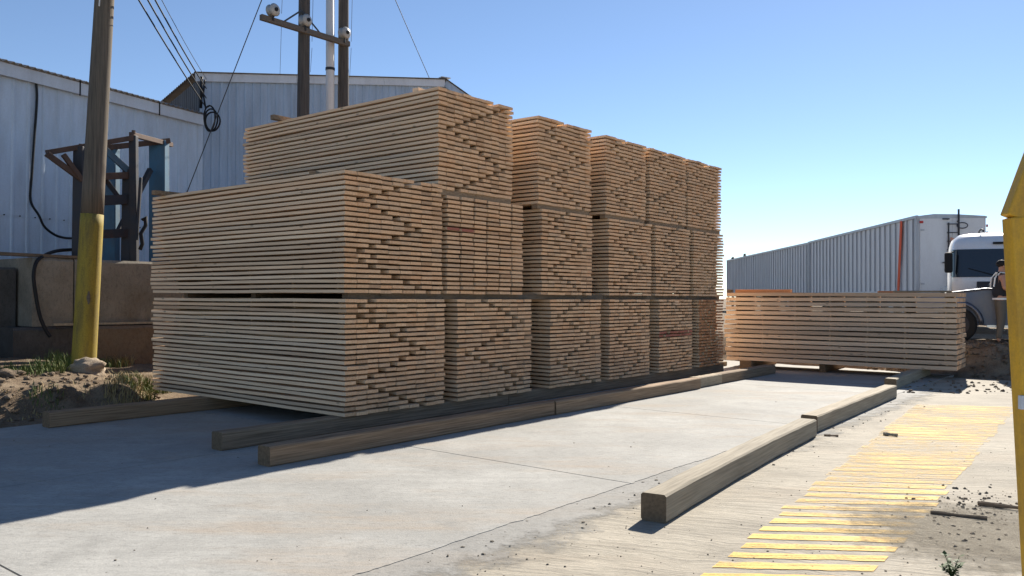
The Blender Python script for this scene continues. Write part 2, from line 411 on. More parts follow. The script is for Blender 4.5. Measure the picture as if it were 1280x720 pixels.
# soil washed over the apron near the yellow frame
M_patch = soil('washed_soil', (.34, .3, .235), (.46, .41, .325), 5)
t = NT(M_patch); cpt = gp(1232, 668, AZ)
vd_ = t.n('ShaderNodeVectorMath'); vd_.operation = 'DISTANCE'; t.l(t.coord('World'), vd_.inputs[0]); vd_.inputs[1].default_value = tuple(cpt)
al = t.ramp(t.math('ADD', t.math('MULTIPLY', vd_.outputs['Value'], .85), t.math('MULTIPLY', t.math('SUBTRACT', t.noise(t.coord('World'), 6, 8, .75), .5), 1.5)), [(.25, g3(.1)), (.8, g3(1))])
tr = t.n('ShaderNodeBsdfTransparent'); mx = t.n('ShaderNodeMixShader')
t.l(al, mx.inputs[0]); t.l(t.b.outputs[0], mx.inputs[1]); t.l(tr.outputs[0], mx.inputs[2]); t.l(mx.outputs[0], t.o.inputs[0])
q = MB(); q.add([cpt + V_ + Vector((0, 0, .007)) for V_ in (Vector((-1.3, -1.3, 0)), Vector((1.5, -1.3, 0)), Vector((1.5, 1.5, 0)), Vector((-1.3, 1.5, 0)))], [(0, 1, 2, 3)])
o = q.build('soil_patch', M_patch); tag(o, kind='structure')
# yellow hatching
hz = bpy.data.objects.new('yellow_hatching', None); COL.objects.link(hz); tag(hz, kind='structure')
Lp = [(880, 716), (888, 710), (910, 692), (933, 676), (951, 661), (967, 649), (984, 638), (1040, 593), (1100, 545), (1170, 490)]
Rp = [(1090, 730), (1099, 714), (1110, 696), (1120, 680), (1130, 664), (1138, 651), (1148, 639), (1166, 615), (1191, 590), (1248, 537), (1272, 512)]
PL0, PL1 = gp(888, 710, AZ), gp(1160, 494, AZ)
PR0, PR1 = gp(1099, 714, AZ), gp(1255, 527, AZ)
ldir = (PL1 - PL0).normalized(); rdir = (PR1 - PR0).normalized()
pitch = .222; nst = 39
rn = random.Random(3)
for i in range(-1, nst):
    a0 = i * pitch; wd = .125 + .07 * sst(7, 14, i) + rn.uniform(-.012, .012)
    s0, s1 = rn.uniform(-.03, .03), rn.uniform(-.03, .03)
    p = [PL0 + ldir * a0, PR0 + rdir * (a0 - .02), PR0 + rdir * (a0 - .02 + wd), PL0 + ldir * (a0 + wd)]
    ac = (p[1] - p[0]).normalized()
    p = [p[0] + ac * s0, p[1] + ac * s1, p[2] + ac * s1, p[3] + ac * s0]
    q = MB(); K = 30; lo = []; hi = []
    for j in range(K + 1):
        u = j / K
        lo.append(p[0].lerp(p[1], u) + ldir * (.016 * noise.noise(Vector((u * 6, i * 1.7, 0))) + .008 * noise.noise(Vector((u * 25, i * 1.7, 0))))); hi.append(p[3].lerp(p[2], u) + ldir * (.016 * noise.noise(Vector((u * 6, i * 1.7, 9))) + .008 * noise.noise(Vector((u * 25, i * 1.7, 9)))))
    for r_ in (lo, hi):
        for v_ in r_: v_.z = AZ + .004
    for j in range(K): q.add([lo[j], lo[j + 1], hi[j + 1], hi[j]], [(0, 1, 2, 3)])
    q.build('paint_stripe', M_paint, hz)

# ------------------------------------------------------------------ lumber bundles
PM = {}
rp = random.Random(11)
def plank_mesh(L, W, H, var, mats, key):
    k = (round(L, 3), round(W, 4), round(H, 4), var, key)
    if k in PM: return PM[k]
    q = MB(); r = random.Random(hash((var, 5)))
    secs = 4; ph = var * 1.3; bow = (.004, .005, .006, .003, .0085)[var]
    for i in range(secs + 1):
        x = -L * i / secs
        dz = bow * math.sin(ph + i * 1.9) * (1 if 0 < i < secs else .4); dy = .003 * math.cos(ph * 2 + i * 1.4)
        for y, z in ((0, 0), (W, 0), (W, H), (0, H)): q.v.append(Vector((x, y + dy, z + dz)))
    for i in range(secs):
        for j in range(4):
            a = i * 4 + j; b = i * 4 + (j + 1) % 4; q.f.append((a, b, b + 4, a + 4)); q.m.append(0)
    q.f += [(3, 2, 1, 0), tuple(secs * 4 + j for j in range(4))]; q.m += [1, 1]
    me = bpy.data.meshes.new('plank'); me.from_pydata([tuple(p) for p in q.v], [], q.f)
    for mm in mats: me.materials.append(mm)
    me.polygons.foreach_set('material_index', q.m); me.update()
    import bmesh
    bm = bmesh.new(); bm.from_mesh(me); bmesh.ops.recalc_face_normals(bm, faces=bm.faces); bm.to_mesh(me); bm.free()
    PM[k] = me; return me

def bundle(loc, rotz, W, H, layers, L, n, label, gaps=None, th=None, columns=False, warm=False, redrows=(), stk=(-.35, -1.2, -2.1, -3.0, -3.85), group='stickered pine bundles in the big stack', jit=.012, name='lumber_bundle', inset=.2, side=None):
    """origin: bottom corner where the end face meets the long face; x out of the end face, y along the row"""
    o = thing(name, label, 'lumber bundle', loc, rotz, group)
    pit = (H - th) / (layers - 1) if th else H / (layers - .39); th = th or pit * .61; gapz = pit - th
    st = MB()
    for k in range(layers):
        z = k * pit
        if columns:
            wb = (W - .03 * (n - 1)) / n
            ys_ = [j * (wb + .03) + (.06 if k >= layers - 7 and j > 2 else 0) * 0 + rp.uniform(-.006, .006) for j in range(n)]
        else:
            gw = min(.12, W * .078); wb = (W - gw) / n - .002
            gi = gaps[k] if gaps else n + 1
            ys_ = [j * (wb + .002) + (gw if j >= gi else 0) + rp.uniform(-.001, .001) for j in range(n)]
        shift = rp.uniform(-.008, .008)
        for j in range(n):
            key = 'r' if (k in redrows and (columns is False or j < 2)) else ('w' if warm else 'n')
            endm = {'r': M_red, 'w': M_warm, 'n': M_end}[key]
            lv = rp.choice((0, 0, -.02, .02, .045))
            me = plank_mesh(L + lv, wb, th, rp.randrange(5), (side or M_side, endm), key + ('s' if side else ''))
            p = bpy.data.objects.new('plank', me); COL.objects.link(p); p.parent = o
            dx = shift + rp.uniform(-jit, jit) + (rp.uniform(.01, .03) if rp.random() < .05 else 0)
            p.location = (dx, ys_[j], z)
        if k < layers - 1:
            for sx in stk:
                st.box((sx + rp.uniform(-.02, .02), (W + inset - .03) / 2, z + th + gapz / 2), (.032, W - inset - .03, gapz))
    so = st.build('sticker_strips', M_side, o, local=True); so['kind'] = 'stuff'
    return o

def zig(layers, n, start, d):
    out = []; g_ = start
    for k in range(layers):
        out.append(g_); 
        if g_ + d > n - 1 or g_ + d < 1: d = -d
        g_ += d
    return out
ROT = math.atan2(nn.y, nn.x)          # local x -> out of the end faces, local y -> along the row
BH = .175                               # beam height under the stacks
P0 = gp(432, 521, BH); T0, N0 = tn(P0)
def tpx(px):                            # along-row position where the end-face line is seen at px
    k = (px - 640) / F; return ((k * P0.y - P0.x) / (d1.x - k * d1.y))
LEN = 4.2
Z2, Z3 = BH + 1.30 + .07, 2.86
spec = [  # column, tier, px left, px right, z, height, layers, boards, gap start, direction
    (0, 0, 432, 556, BH, 1.30, 23, 9, 7, -1), (0, 1, 430, 552, Z2, 1.36, 24, 8, 6, -1),
    (1, 0, 572, 664, BH, 1.30, 23, 9, 5, 1), (1, 1, 559, 653, Z2, 1.245, 22, 6, 0, 0), (1, 2, 547, 640, Z3, 1.27, 22, 9, 2, 1),
    (2, 0, 688, 751, BH, 1.30, 23, 8, 7, -1), (2, 1, 677, 740, Z2, 1.245, 22, 8, 7, -1), (2, 2, 672, 738, Z3, 1.27, 22, 8, 7, -1),
    (3, 0, 762, 812, BH, 1.30, 23, 8, 2, 1), (3, 1, 761, 814, Z2, 1.245, 22, 8, 4, -1), (3, 2, 757, 807, Z3, 1.27, 22, 8, 7, -1),
    (4, 0, 824, 865, BH, 1.30, 23, 8, 2, 1), (4, 1, 819.5, 862, Z2, 1.245, 22, 8, 6, -1), (4, 2, 812, 857, Z3, 1.27, 22, 8, 7, -1),
    (5, 0, 874, 904, BH, 1.30, 23, 8, 5, -1), (5, 1, 867, 904, Z2, 1.245, 22, 8, 2, 1), (5, 2, 860, 901, Z3, 1.27, 22, 8, 6, -1)]
G0 = [2, 1, 2, 1, 2, 3, 5, 4, 5, 6, 7, 6, 5, 4, 3, 2, 1, 2, 3, 4, 5, 6, 7][::-1]
G1 = [6, 5, 4, 3, 2, 1, 2, 3, 4, 5, 6, 5, 4, 3, 2, 1, 2, 1, 2, 3, 4, 5, 6, 7][::-1]
ORD = ['front', 'second', 'third', 'fourth', 'fifth', 'farthest']
COLS = {}
for c, k, x0, x1, z, H, nl, nb, gs, gd in spec:
    t0, t1 = tpx(x0), tpx(x1)
    loc = P0 + d1 * t0; loc.z = z
    tier = ('bottom', 'top')[k] if c == 0 else ('bottom', 'middle', 'top')[k]
    if c == 0: lab = f'{tier} bundle of stickered pine boards in the two-high front stack'
    elif c == 1 and k == 1: lab = 'middle pine bundle with boards aligned in upright columns, second stack from the front'
    elif c == 4 and k == 0: lab = 'bottom pine bundle with red-marked board ends, fifth stack from the front'
    elif c == 5: lab = f'{tier} bundle of pine boards in the farthest three-high stack' + (', orange-toned ends' if k == 0 else '')
    else: lab = f'{tier} bundle of pine boards in the {ORD[c]} stack from the front'
    gaps = G0 if (c, k) == (0, 0) else G1 if (c, k) == (0, 1) else (zig(nl, nb, gs, gd) if gd else None)
    red = (11, 12) if (c, k) == (4, 0) else (14,) if (c, k) == (1, 1) else ()
    o = bundle(loc, ROT, t1 - t0, H, nl, LEN, nb, lab, gaps, columns=(c, k) == (1, 1), warm=(c, k) == (5, 0), redrows=red, **({'stk': (-.15, -.5, -1.2, -2.1, -3.0, -3.85)} if c == 5 else {}))
    COLS[(c, k)] = (t0, t1, z, H)
# bearers between the tiers: long timbers run through under the middle tier, short ones lie under each top bundle
def bearer(t0, t1, nx_, z0, z1, label, m):
    lo = P0 + d1 * t0 + nn * nx_; hi = P0 + d1 * t1 + nn * nx_; lo.z = hi.z = (z0 + z1) / 2
    q = MB(); q.bar(lo, hi, .1, z1 - z0)
    tag(q.build('bearer_timber', m), label, 'timber bearer', 'bearers between the tiers')
zb0 = BH + 1.30; tm = COLS[(2, 0)][1] + .2
for nx_, wh in ((-.13, 'near the board ends'), (-1.9, 'in the middle'), (-3.5, 'at the far end')):
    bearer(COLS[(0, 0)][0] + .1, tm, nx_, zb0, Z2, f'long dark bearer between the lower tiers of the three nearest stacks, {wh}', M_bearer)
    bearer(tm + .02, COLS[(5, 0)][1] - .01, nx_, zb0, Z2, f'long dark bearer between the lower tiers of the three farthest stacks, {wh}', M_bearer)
for c in range(1, 6):
    t0, t1 = COLS[(c, 2)][:2]; z0 = COLS[(c, 1)][2] + COLS[(c, 1)][3]
    for nx_, wh in ((-.07, 'at the board ends'), (-2.0, 'in the middle'), (-3.6, 'at the far end')):
        bearer(t0 + .01, t1 - .01, nx_, z0, Z3, f'weathered bearer under the top bundle of the {ORD[c]} stack, {wh}', M_beam)
# loose offcuts on the tops
def offcut(c, L, wd, h, ang, label, m=None):
    q = MB(); d = Vector((math.cos(ang), math.sin(ang), 0))
    q.bar(Vector(c) - d * L / 2 + Vector((0, 0, h / 2)), Vector(c) + d * L / 2 + Vector((0, 0, h / 2)), wd, h)
    o = q.build('timber_offcut', m or M_side, bevel=.003); return tag(o, label, 'timber offcut', 'loose offcuts on the bundles')
def ontop(key, t, x): # point on top of a bundle
    t0, t1, z, H = COLS[key]; p = P0 + d1 * (t0 + t) + nn * x; p.z = z + H + .004; return p
offcut(ontop((1, 2), .45, -.55), .7, .1, .08, A1 + .1, 'short pale offcut on the highest bundle near its front corner')
offcut(ontop((1, 2), .12, -3.3), .5, .09, .07, A1, 'small dark offcut on the highest bundle at its far left end', M_beam)
offcut(ontop((0, 1), .3, -.75), .65, .08, .045, A1 + .5, 'weathered offcut on the top of the two-high front stack', M_beam)
offcut(ontop((0, 1), .15, -3.9), .6, .1, .06, A1, 'brown offcut on the front stack beside the blue steel machine', M_beam)
offcut(ontop((2, 2), .9, -.25), .6, .1, .035, A1, 'pale offcut on top of the third stack from the front')
offcut(ontop((4, 2), .5, -.2), .5, .1, .04, A1 + .3, 'pale offcut on top of the fifth stack from the front')
offcut(ontop((5, 2), .6, -.2), .5, .1, .04, A1 - .2, 'pale offcut on top of the farthest stack')

# the separate bundle on the right
RL = 4.45; RA = R(-35.5)
PR = gp(1196, 463.5, BH)
rx = Vector((math.cos(RA), math.sin(RA), 0)); ry = Vector((-rx.y, rx.x, 0))
loc = PR.copy(); loc.z = BH
RB_W = 1.35; RB_H = 1.45
bundle(loc, RA, RB_W, RB_H, 15, RL, 8, 'low separate bundle of thick pine timbers in front of the trailers', [9] * 15, th=.071, inset=.12, side=M_side2, group='separate bundle on the right', stk=(-.2, -.9, -1.6, -2.3, -3.0, -3.7, -4.25), jit=.01)
def rtop(x, y, z=RB_H): return PR + rx * x + ry * y + Vector((0, 0, z + .004))
RZ = .0
offcut(rtop(-3.75, .35), 1.2, .12, .07, RA, 'orange-toned offcut lying on the left of the low separate bundle', M_warm)
offcut(rtop(-3.95 - .5, .25), .1, .1, .07, RA, 'tiny dark block on the left end of the low separate bundle', M_bearer)
offcut(rtop(-1.1, .4), .7, .1, .035, RA + .2, 'thin rusty-toned offcut on the low separate bundle below the orange strap', M_warm)
q = MB(); q.box((0, 0, .02), (1.0, .2, .035), Matrix.Rotation(RA + .05, 3, 'Z')); 
q.v = [v + rtop(-.6, .14) for v in q.v]
tag(q.build('loose_board', M_pale), 'pale sunlit loose board on the right end of the low separate bundle', 'board')

# ------------------------------------------------------------------ ground beams
def beam(a, b, label, wd=.185, h=BH, m=None, z=0.0, warp=.0, seed=0, group='timber beams laid on the concrete'):
    a = Vector(a); b = Vector(b); a.z = b.z = z; d = (b - a).normalized(); s_ = Vector((-d.y, d.x, 0))
    q = MB(); K = 24; L = (b - a).length
    for i in range(K + 1):
        u = i / K; c = a + d * (L * u) + s_ * (warp * math.sin(math.pi * u) + .006 * noise.noise(Vector((u * 4, seed, 0))))
        ch = .014 + .006 * noise.noise(Vector((u * 14, seed, 4)))
        for (y, zz) in ((-wd / 2 + ch, 0), (wd / 2 - ch, 0), (wd / 2, ch), (wd / 2, h - ch), (wd / 2 - ch, h), (-wd / 2 + ch, h), (-wd / 2, h - ch), (-wd / 2, ch)):
            q.v.append(c + s_ * (y + .007 * noise.noise(Vector((u * 9, seed, y * 9)))) + Vector((0, 0, zz + (.006 * noise.noise(Vector((u * 11, seed, y * 7))) if zz > .05 else 0))))
    for i in range(K):
        for j in range(8):
            p = i * 8 + j; r_ = i * 8 + (j + 1) % 8; q.f.append((p, r_, r_ + 8, p + 8)); q.m.append(0)
    q.f += [tuple(range(7, -1, -1)), tuple(K * 8 + j for j in range(8))]; q.m += [1, 1]
    o = thing_mesh(q, 'timber_beam', [m or M_beam, M_beam_end], a, math.atan2(d.y, d.x))
    return tag(o, label, 'timber beam', group)
def thing_mesh(q, name, mats, loc, rz):      # a mesh whose own axes follow the thing (grain runs along x)
    Mi = (Matrix.Translation(loc) @ Matrix.Rotation(rz, 4, 'Z')).inverted()
    q.v = [Mi @ v for v in q.v]; o = q.build(name, mats, local=True); o.location = loc; o.rotation_euler = (0, 0, rz)
    WM[o.name] = Mi.inverted(); return o
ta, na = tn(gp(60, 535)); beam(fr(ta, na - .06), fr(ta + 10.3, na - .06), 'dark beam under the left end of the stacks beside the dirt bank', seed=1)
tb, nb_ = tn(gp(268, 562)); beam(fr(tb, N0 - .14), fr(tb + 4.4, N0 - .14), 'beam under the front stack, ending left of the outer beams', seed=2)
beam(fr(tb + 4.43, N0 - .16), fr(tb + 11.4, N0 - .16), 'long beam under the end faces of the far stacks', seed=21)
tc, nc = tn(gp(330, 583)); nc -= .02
ends = [tc, tn(gp(668, 516))[0], tn(gp(853, 484))[0], tn(gp(880, 478))[0], tn(gp(940, 465))[0]]
labs = ['nearest beam of the shaded line outside the stacks', 'second beam of the line outside the stacks', 'short pale beam end catching sun in the line by the stacks', 'farthest beam of the line outside the stacks, at the low bundle']
for i, (a, b) in enumerate(zip(ends[:-1], ends[1:])):
    na_, nb2 = nc + (.0, .03, .0, -.03)[i] , nc + (.02, .05, -.02, -.06)[i]
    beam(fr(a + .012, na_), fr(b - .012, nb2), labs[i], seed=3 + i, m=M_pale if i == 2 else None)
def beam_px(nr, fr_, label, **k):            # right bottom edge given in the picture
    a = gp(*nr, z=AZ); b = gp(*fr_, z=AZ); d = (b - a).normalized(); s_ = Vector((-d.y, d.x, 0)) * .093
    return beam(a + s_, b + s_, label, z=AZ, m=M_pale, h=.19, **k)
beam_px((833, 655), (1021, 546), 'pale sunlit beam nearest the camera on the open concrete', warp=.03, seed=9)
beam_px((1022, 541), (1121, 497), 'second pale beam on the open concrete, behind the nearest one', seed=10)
a = gp(1113, 487, AZ); b = a + Vector((ry.x, ry.y, 0)) * 3.4
beam(a, b, 'shaded beam under the right end of the low bundle', z=AZ, seed=12, m=M_pale, h=BH - AZ)
for xx, lb in ((-4.0, 'beam under the left end of the low bundle'), (-2.45, 'thin beam under the middle of the low bundle')):
    a = PR + rx * xx - ry * (.05 if xx < -3 else -.1)
    tz = AZ if tn(a)[1] > PAD_N1 else 0
    beam(a, a + ry * 1.7, lb, z=AZ if tz else 0, wd=.25 if xx < -3 else .12, h=BH - (AZ if tz else 0), seed=13 + xx)
# pale wedge off the end of the row
o = beam(gp(884, 459, 0), gp(905, 457, 0), 'small sunlit timber block between the farthest stack and the low bundle', wd=.16, h=.1, m=M_pale, seed=33)

# ------------------------------------------------------------------ sheds
def corr_sheet(p, du, W, zb, zt0, zt1, out, rib=.2, rh=.022, rw=.04, steps=None):
    """upright ribbed sheet from p along unit vector du; top runs zt0 -> zt1; ribs stand out along 'out'"""
    q = MB(); us = [0]; hs = [0]
    k = int(round(W / rib))
    for i in range(k):
        c = (i + .5) * W / k
        us += [c - rw, c - rw * .5, c + rw * .5, c + rw]; hs += [0, rh, rh, 0]
    us.append(W); hs.append(0)
    for u, h in zip(us, hs):
        b = p + du * u + out * h
        q.v.append(Vector((b.x, b.y, zb))); q.v.append(Vector((b.x, b.y, zt0 + (zt1 - zt0) * u / W)))
    for i in range(len(us) - 1): q.f.append((2 * i, 2 * i + 2, 2 * i + 3, 2 * i + 1)); q.m.append(0)
    return q
def wall_of_sheets(parent, p, du, total, sw, zb, ztf, out, rib, m, split=None, name='wall_sheet'):
    u = 0; i = 0
    while u < total - .05:
        w_ = min(sw, total - u); off = out * (.004 * (i % 2))
        rows = [(zb, None)] if split is None else [(zb, split), (split - .05, None)]
        for r_, (z0, z1) in enumerate(rows):
            q = corr_sheet(p + du * u + off + out * (.006 * r_), du, w_ + .01, z0, z1 if z1 else ztf(u), z1 if z1 else ztf(u + w_), out, rib)
            q.build(name, m, parent)
        u += w_; i += 1
def roof_slab(parent, a, b, back, m, wave=.012, pitch_=.09, th=.03, over=.0, name='roof'):
    """corrugated roof from eave line a->b going along 'back' (3D vector)"""
    d = (b - a); L = d.length; d.normalize(); k = max(8, int(L / (pitch_ / 4))); q = MB()
    for i in range(k + 1):
        u = L * i / k; h = wave * math.sin(2 * math.pi * u / pitch_)
        p = a + d * u + Vector((0, 0, h)); q.v += [p, p + back, p - Vector((0, 0, .012)), p + back - Vector((0, 0, .012))]
    for i in range(k):
        j = 4 * i; q.f += [(j, j + 4, j + 5, j + 1), (j + 2, j + 3, j + 7, j + 6), (j, j + 2, j + 6, j + 4), (j + 1, j + 5, j + 7, j + 3)]; q.m += [0] * 4
    q.f += [(0, 1, 3, 2)]; q.m += [0]; j = 4 * k; q.f += [(j, j + 2, j + 3, j + 1)]; q.m += [0]
    return q.build(name, m, parent)
V = Vector; Z = V((0, 0, 1))
# shed on the left
E1 = at(253, 150, 19.9); E1.z = 0
vd = V((1122 - 640, F, 0)).normalized()      # its eave recedes towards x = 1122
B1L = 11.0; a1 = E1 - vd * B1L
out1 = V((vd.y, -vd.x, 0))
shed = thing('metal_shed', 'pale corrugated metal shed at the left edge with a white fascia', 'shed', a1)
ZE = 5.72
wall_of_sheets(shed, a1, vd, B1L, .92, .2, lambda u: ZE, out1, .307, M_sheet, split=3.05)
cuts = [0, 4.2, 7.62, 9.62, B1L]
for i, (u, v_) in enumerate(zip(cuts[:-1], cuts[1:])):
    q = MB(); q.bar(a1 + vd * (u + .004) + out1 * .09 + Z * (ZE + .02), a1 + vd * (v_ - .004) + out1 * .09 + Z * (ZE + .02), .03, .24); q.build('fascia_board', M_fascia, shed)
    if i: 
        q = MB(); q.bar(a1 + vd * u + out1 * .112 + Z * (ZE - .13), a1 + vd * u + out1 * .112 + Z * (ZE + .17), .03, .012, (0, 1, 0)); q.build('fascia_strap', M_dsteel, shed)
rb = -out1 * 7 + Z * 1.6
roof_slab(shed, a1 + out1 * .16 + Z * (ZE + .17), E1 + out1 * .16 + Z * (ZE + .17), rb, M_roof, pitch_=.14, wave=.02)
q = MB(); q.prism([a1 - out1 * .02 + Z * .2, a1 - out1 * 6.8 + Z * .2, a1 - out1 * 6.8 + Z * (ZE + 1.5), a1 - out1 * .02 + Z * ZE], vd * .05); q.build('end_wall', M_sheet, shed)
# screw row
for i in range(34):
    u = .3 + i * .307
    if u > B1L: break
    q = MB(); q.tube([a1 + vd * u + out1 * .006 + Z * 3.02, a1 + vd * u + out1 * .03 + Z * 3.02], .012, 6); q.build('screw', M_dsteel, shed)
# taller gable shed behind
c2 = at(250, 92, 20.0); zc = c2.z; c2.z = 0
f2 = V((1477, F, 0)).normalized(); s2 = V((-f2.y, f2.x, 0)); o2 = -s2
shed2 = thing('gable_shed', 'tall grey corrugated gable shed rising behind the stacks', 'shed', c2)
def top2(u): return zc - .1 + .133 * u if u < 6.83 else zc - .1 + .908 - .46 * (u - 6.83)
wall_of_sheets(shed2, c2, f2, 6.83, .8, .2, top2, o2, .2, M_sheet2)
wall_of_sheets(shed2, c2 + f2 * 6.83, f2, 3.2, .8, .2, lambda u: top2(u + 6.83), o2, .2, M_sheet2)
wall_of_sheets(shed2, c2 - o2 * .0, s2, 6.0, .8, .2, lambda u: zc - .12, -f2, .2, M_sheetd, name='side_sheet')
def z3(u): return c2 + f2 * u + Z * top2(u)
for (u, v_) in ((-.12, 2.4), (2.4, 4.9), (4.9, 6.85), (6.85, 10.1)):
    q = MB(); q.bar(z3(u + .004) + o2 * .05 + Z * .0, z3(v_ - .004) + o2 * .05, .035, .2); q.build('barge_board', M_fascia if u < 6 else M_sheet2, shed2)
roof_slab(shed2, z3(-.15) + o2 * .12 + Z * .12, z3(-.15) - o2 * 8 + Z * .12, f2 * 7.0 + Z * (.133 * 7.0), M_roof, pitch_=.2, wave=.015)
roof_slab(shed2, z3(6.84) + o2 * .12 + Z * .13, z3(6.84) - o2 * 8 + Z * .13, f2 * 3.3 - Z * (.46 * 3.3), M_roof, pitch_=.2, wave=.015)
q = MB(); q.bar(z3(6.84) + o2 * .14 + Z * .15, z3(6.84) - o2 * 8 + Z * .15, .3, .02); q.build('ridge_cap', M_fascia, shed2)
q = MB(); q.prism([c2 + f2 * 10.03 + Z * .2, c2 + f2 * 10.03 + s2 * 7.5 + Z * .2, c2 + f2 * 10.03 + s2 * 7.5 + Z * (top2(10.03) - .05), c2 + f2 * 10.03 + Z * (top2(10.03) - .05)], -f2 * .04); q.build('side_wall', M_sheet2, shed2)

# ------------------------------------------------------------------ plinth and steel machine
PN = -14.8
pl0 = rayn(40, 400, PN); pl1 = rayn(330, 400, PN); pt0 = tn(pl0)[0]; pt1 = tn(pl1)[0]
pz = rayn(130, 325, PN).z; lz = rayn(130, 405, PN).z
pl = thing('concrete_plinth', 'stepped concrete plinth carrying the steel machine behind the yellow-based pole', 'plinth', fr((pt0 + pt1) / 2, PN - .8, 0))
def blockq(t0, t1, n0, n1, z0, z1, seed=0, chip=.03):
    q = MB(); K = 16
    for i in range(K + 1):
        tt = t0 + (t1 - t0) * i / K
        e = chip * abs(noise.noise(V((tt * 2.5, seed, 0))))
        for n_, z_ in ((n0, z0), (n1, z0), (n1 + .01 * noise.noise(V((tt * 3, seed, 1))), z1 - .04 - e), (n1 - .03 - e, z1), (n0, z1)):
            q.v.append(fr(tt, n_, z_))
    for i in range(K):
        for j in range(5): a = i * 5 + j; b = i * 5 + (j + 1) % 5; q.f.append((a, b, b + 5, a + 5)); q.m.append(0)
    q.f += [tuple(range(5))[::-1], tuple(K * 5 + j for j in range(5))]; q.m += [0, 0]; return q
mj = tn(rayn(92, 380, PN))[0]
blockq(pt0, mj - .01, PN - 1.6, PN, lz - .02, pz, 1).build('upper_block', M_plinth, pl)
blockq(mj + .01, pt1, PN - 1.6, PN + .015, lz - .02, pz, 2).build('upper_block', M_plinth, pl)
blockq(pt0 - .3, mj + .3, PN - 1.6, PN + .05, -.1, lz - .03, 3, .06).build('lower_block', M_plinthd, pl)
blockq(mj + .31, pt1, PN - 1.6, PN + .17, -.1, lz - .03, 4, .05).build('lower_block', M_plinth2, pl)
# dark recessed wall left of it
rw_ = blockq(pt0 - 6, pt0 - .05, PN - 1.9, PN - .55, -.1, pz - .16, 5); o = rw_.build('retaining_wall', M_plinthd)
tag(o, 'dark weathered retaining wall at the left edge, lower than the plinth', 'retaining wall')
# lath on the ledge
a = rayn(66, 405, PN + .1); b = rayn(215, 402, PN + .1); a.z = lz + .012; b.z = lz + .012
q = MB(); q.bar(a, b, .07, .035); tag(q.build('long_lath', M_pale), 'long pale lath lying on the ledge of the plinth', 'lath')
# plank with hose on the plinth edge
a = rayn(-60, 317, PN - .1); b = rayn(100, 323, PN - .1)
a.z = pz + .05; b.z = pz + .03
q = MB(); q.bar(a, b, .2, .05); tag(q.build('dark_plank', M_bearer), 'dark plank jutting left from the top of the plinth', 'plank')
def smooth_path(P, n=6):
    out = []
    for i in range(len(P) - 1):
        p0, p1, p2, p3 = P[max(i - 1, 0)], P[i], P[i + 1], P[min(i + 2, len(P) - 1)]
        for k in range(n):
            u = k / n; out.append(.5 * ((2 * p1) + (p2 - p0) * u + (2 * p0 - 5 * p1 + 4 * p2 - p3) * u * u + (3 * p1 - p0 - 3 * p2 + p3) * u ** 3))
    return out + [P[-1]]
def catenary(a, b, sag, n=16): return [a.lerp(b, i / n) - Z * (sag * 4 * (i / n) * (1 - i / n)) for i in range(n + 1)]
hose = [rayn(x, y, PN + .06 + d) for x, y, d in ((100, 312, -.5), (75, 313, -.35), (58, 318, -.15), (46, 327, .0), (42, 345, .03), (45, 370, .03), (50, 395, .05), (57, 412, .08), (63, 421, .1))]
q = MB(); q.tube(smooth_path(hose), .03, 8); tag(q.build('black_hose', M_cable, smooth=True), 'black hose hanging over the front of the plinth', 'hose')

mc = fr(tn(rayn(135, 330, PN - .5))[0], PN - .8, pz)
mach = thing('steel_machine_frame', 'rusty blue steel machine frame standing on the concrete plinth', 'machine frame', mc)
NF, NB = PN - .28, PN - 1.3
def mem(name, p0, p1, nA, nB, wd, ht, m, foot=False):
    a = rayn(*p0, nA); b = rayn(*p1, nB)
    if foot: b.z = pz
    q = MB(); q.bar(a, b, wd, ht); return q.build(name, m, mach, bevel=.006)
mem('post', (101, 184), (99, 325), NF, NF, .17, .2, M_dsteel, True)
mem('post', (167, 170), (168, 325), NF, NF, .13, .12, M_dsteel, True)
mem('post', (160, 212), (158, 325), NF - .12, NF - .12, .16, .12, M_dsteel, True)
mem('blue_column', (199, 176), (199, 325), NB + .2, NB + .2, .32, .22, M_bsteel, True)
mem('blue_column', (136, 186), (136, 325), NB, NB, .33, .22, M_bsteel, True)
mem('top_rail', (58, 191), (168, 172), NF + .02, NF + .02, .08, .09, M_rust)
mem('top_rail', (164, 168), (214, 181), NF, NB + .1, .09, .09, M_rust)
mem('top_rail', (130, 185), (212, 176), NB + .12, NB + .32, .1, .1, M_rust)
mem('bracket_arm', (58, 192), (99, 222), NF + .12, NF + .12, .08, .09, M_rust)
mem('bracket_arm', (79, 193), (103, 226), NF + .14, NF + .14, .07, .08, M_rust)
mem('brace', (131, 187), (163, 216), NF - .2, NF - .1, .09, .11, M_bsteel)
mem('cross_beam', (96, 222), (164, 219), NF - .05, NF - .1, .12, .12, M_rust)
mem('cross_beam', (96, 252), (165, 249), NF - .05, NF - .1, .1, .18, M_dsteel)
mem('cross_beam', (96, 294), (165, 291), NF - .05, NF - .1, .1, .16, M_dsteel)
mem('brace', (188, 212), (148, 290), NB + .3, NF - .25, .08, .1, M_dsteel)
mem('brace', (132, 225), (160, 262), NF - .3, NF - .2, .06, .08, M_dsteel)
mem('lever', (176, 222), (171, 300), NF + .1, NF + .1, .05, .05, M_dsteel)
q = MB(); q.tube([rayn(x, y, NF + .15) for x, y in ((178, 275), (182, 271), (182, 282), (176, 292), (178, 305), (175, 312))], .035, 8); q.build('hose_elbow', M_black, mach, smooth=True)
for (x, y) in ((101, 184), (167, 167)):
    q = MB(); q.tube([rayn(x, y, NF), rayn(x, y - 4, NF)], .035, 8); q.build('lifting_pin', M_rust, mach)
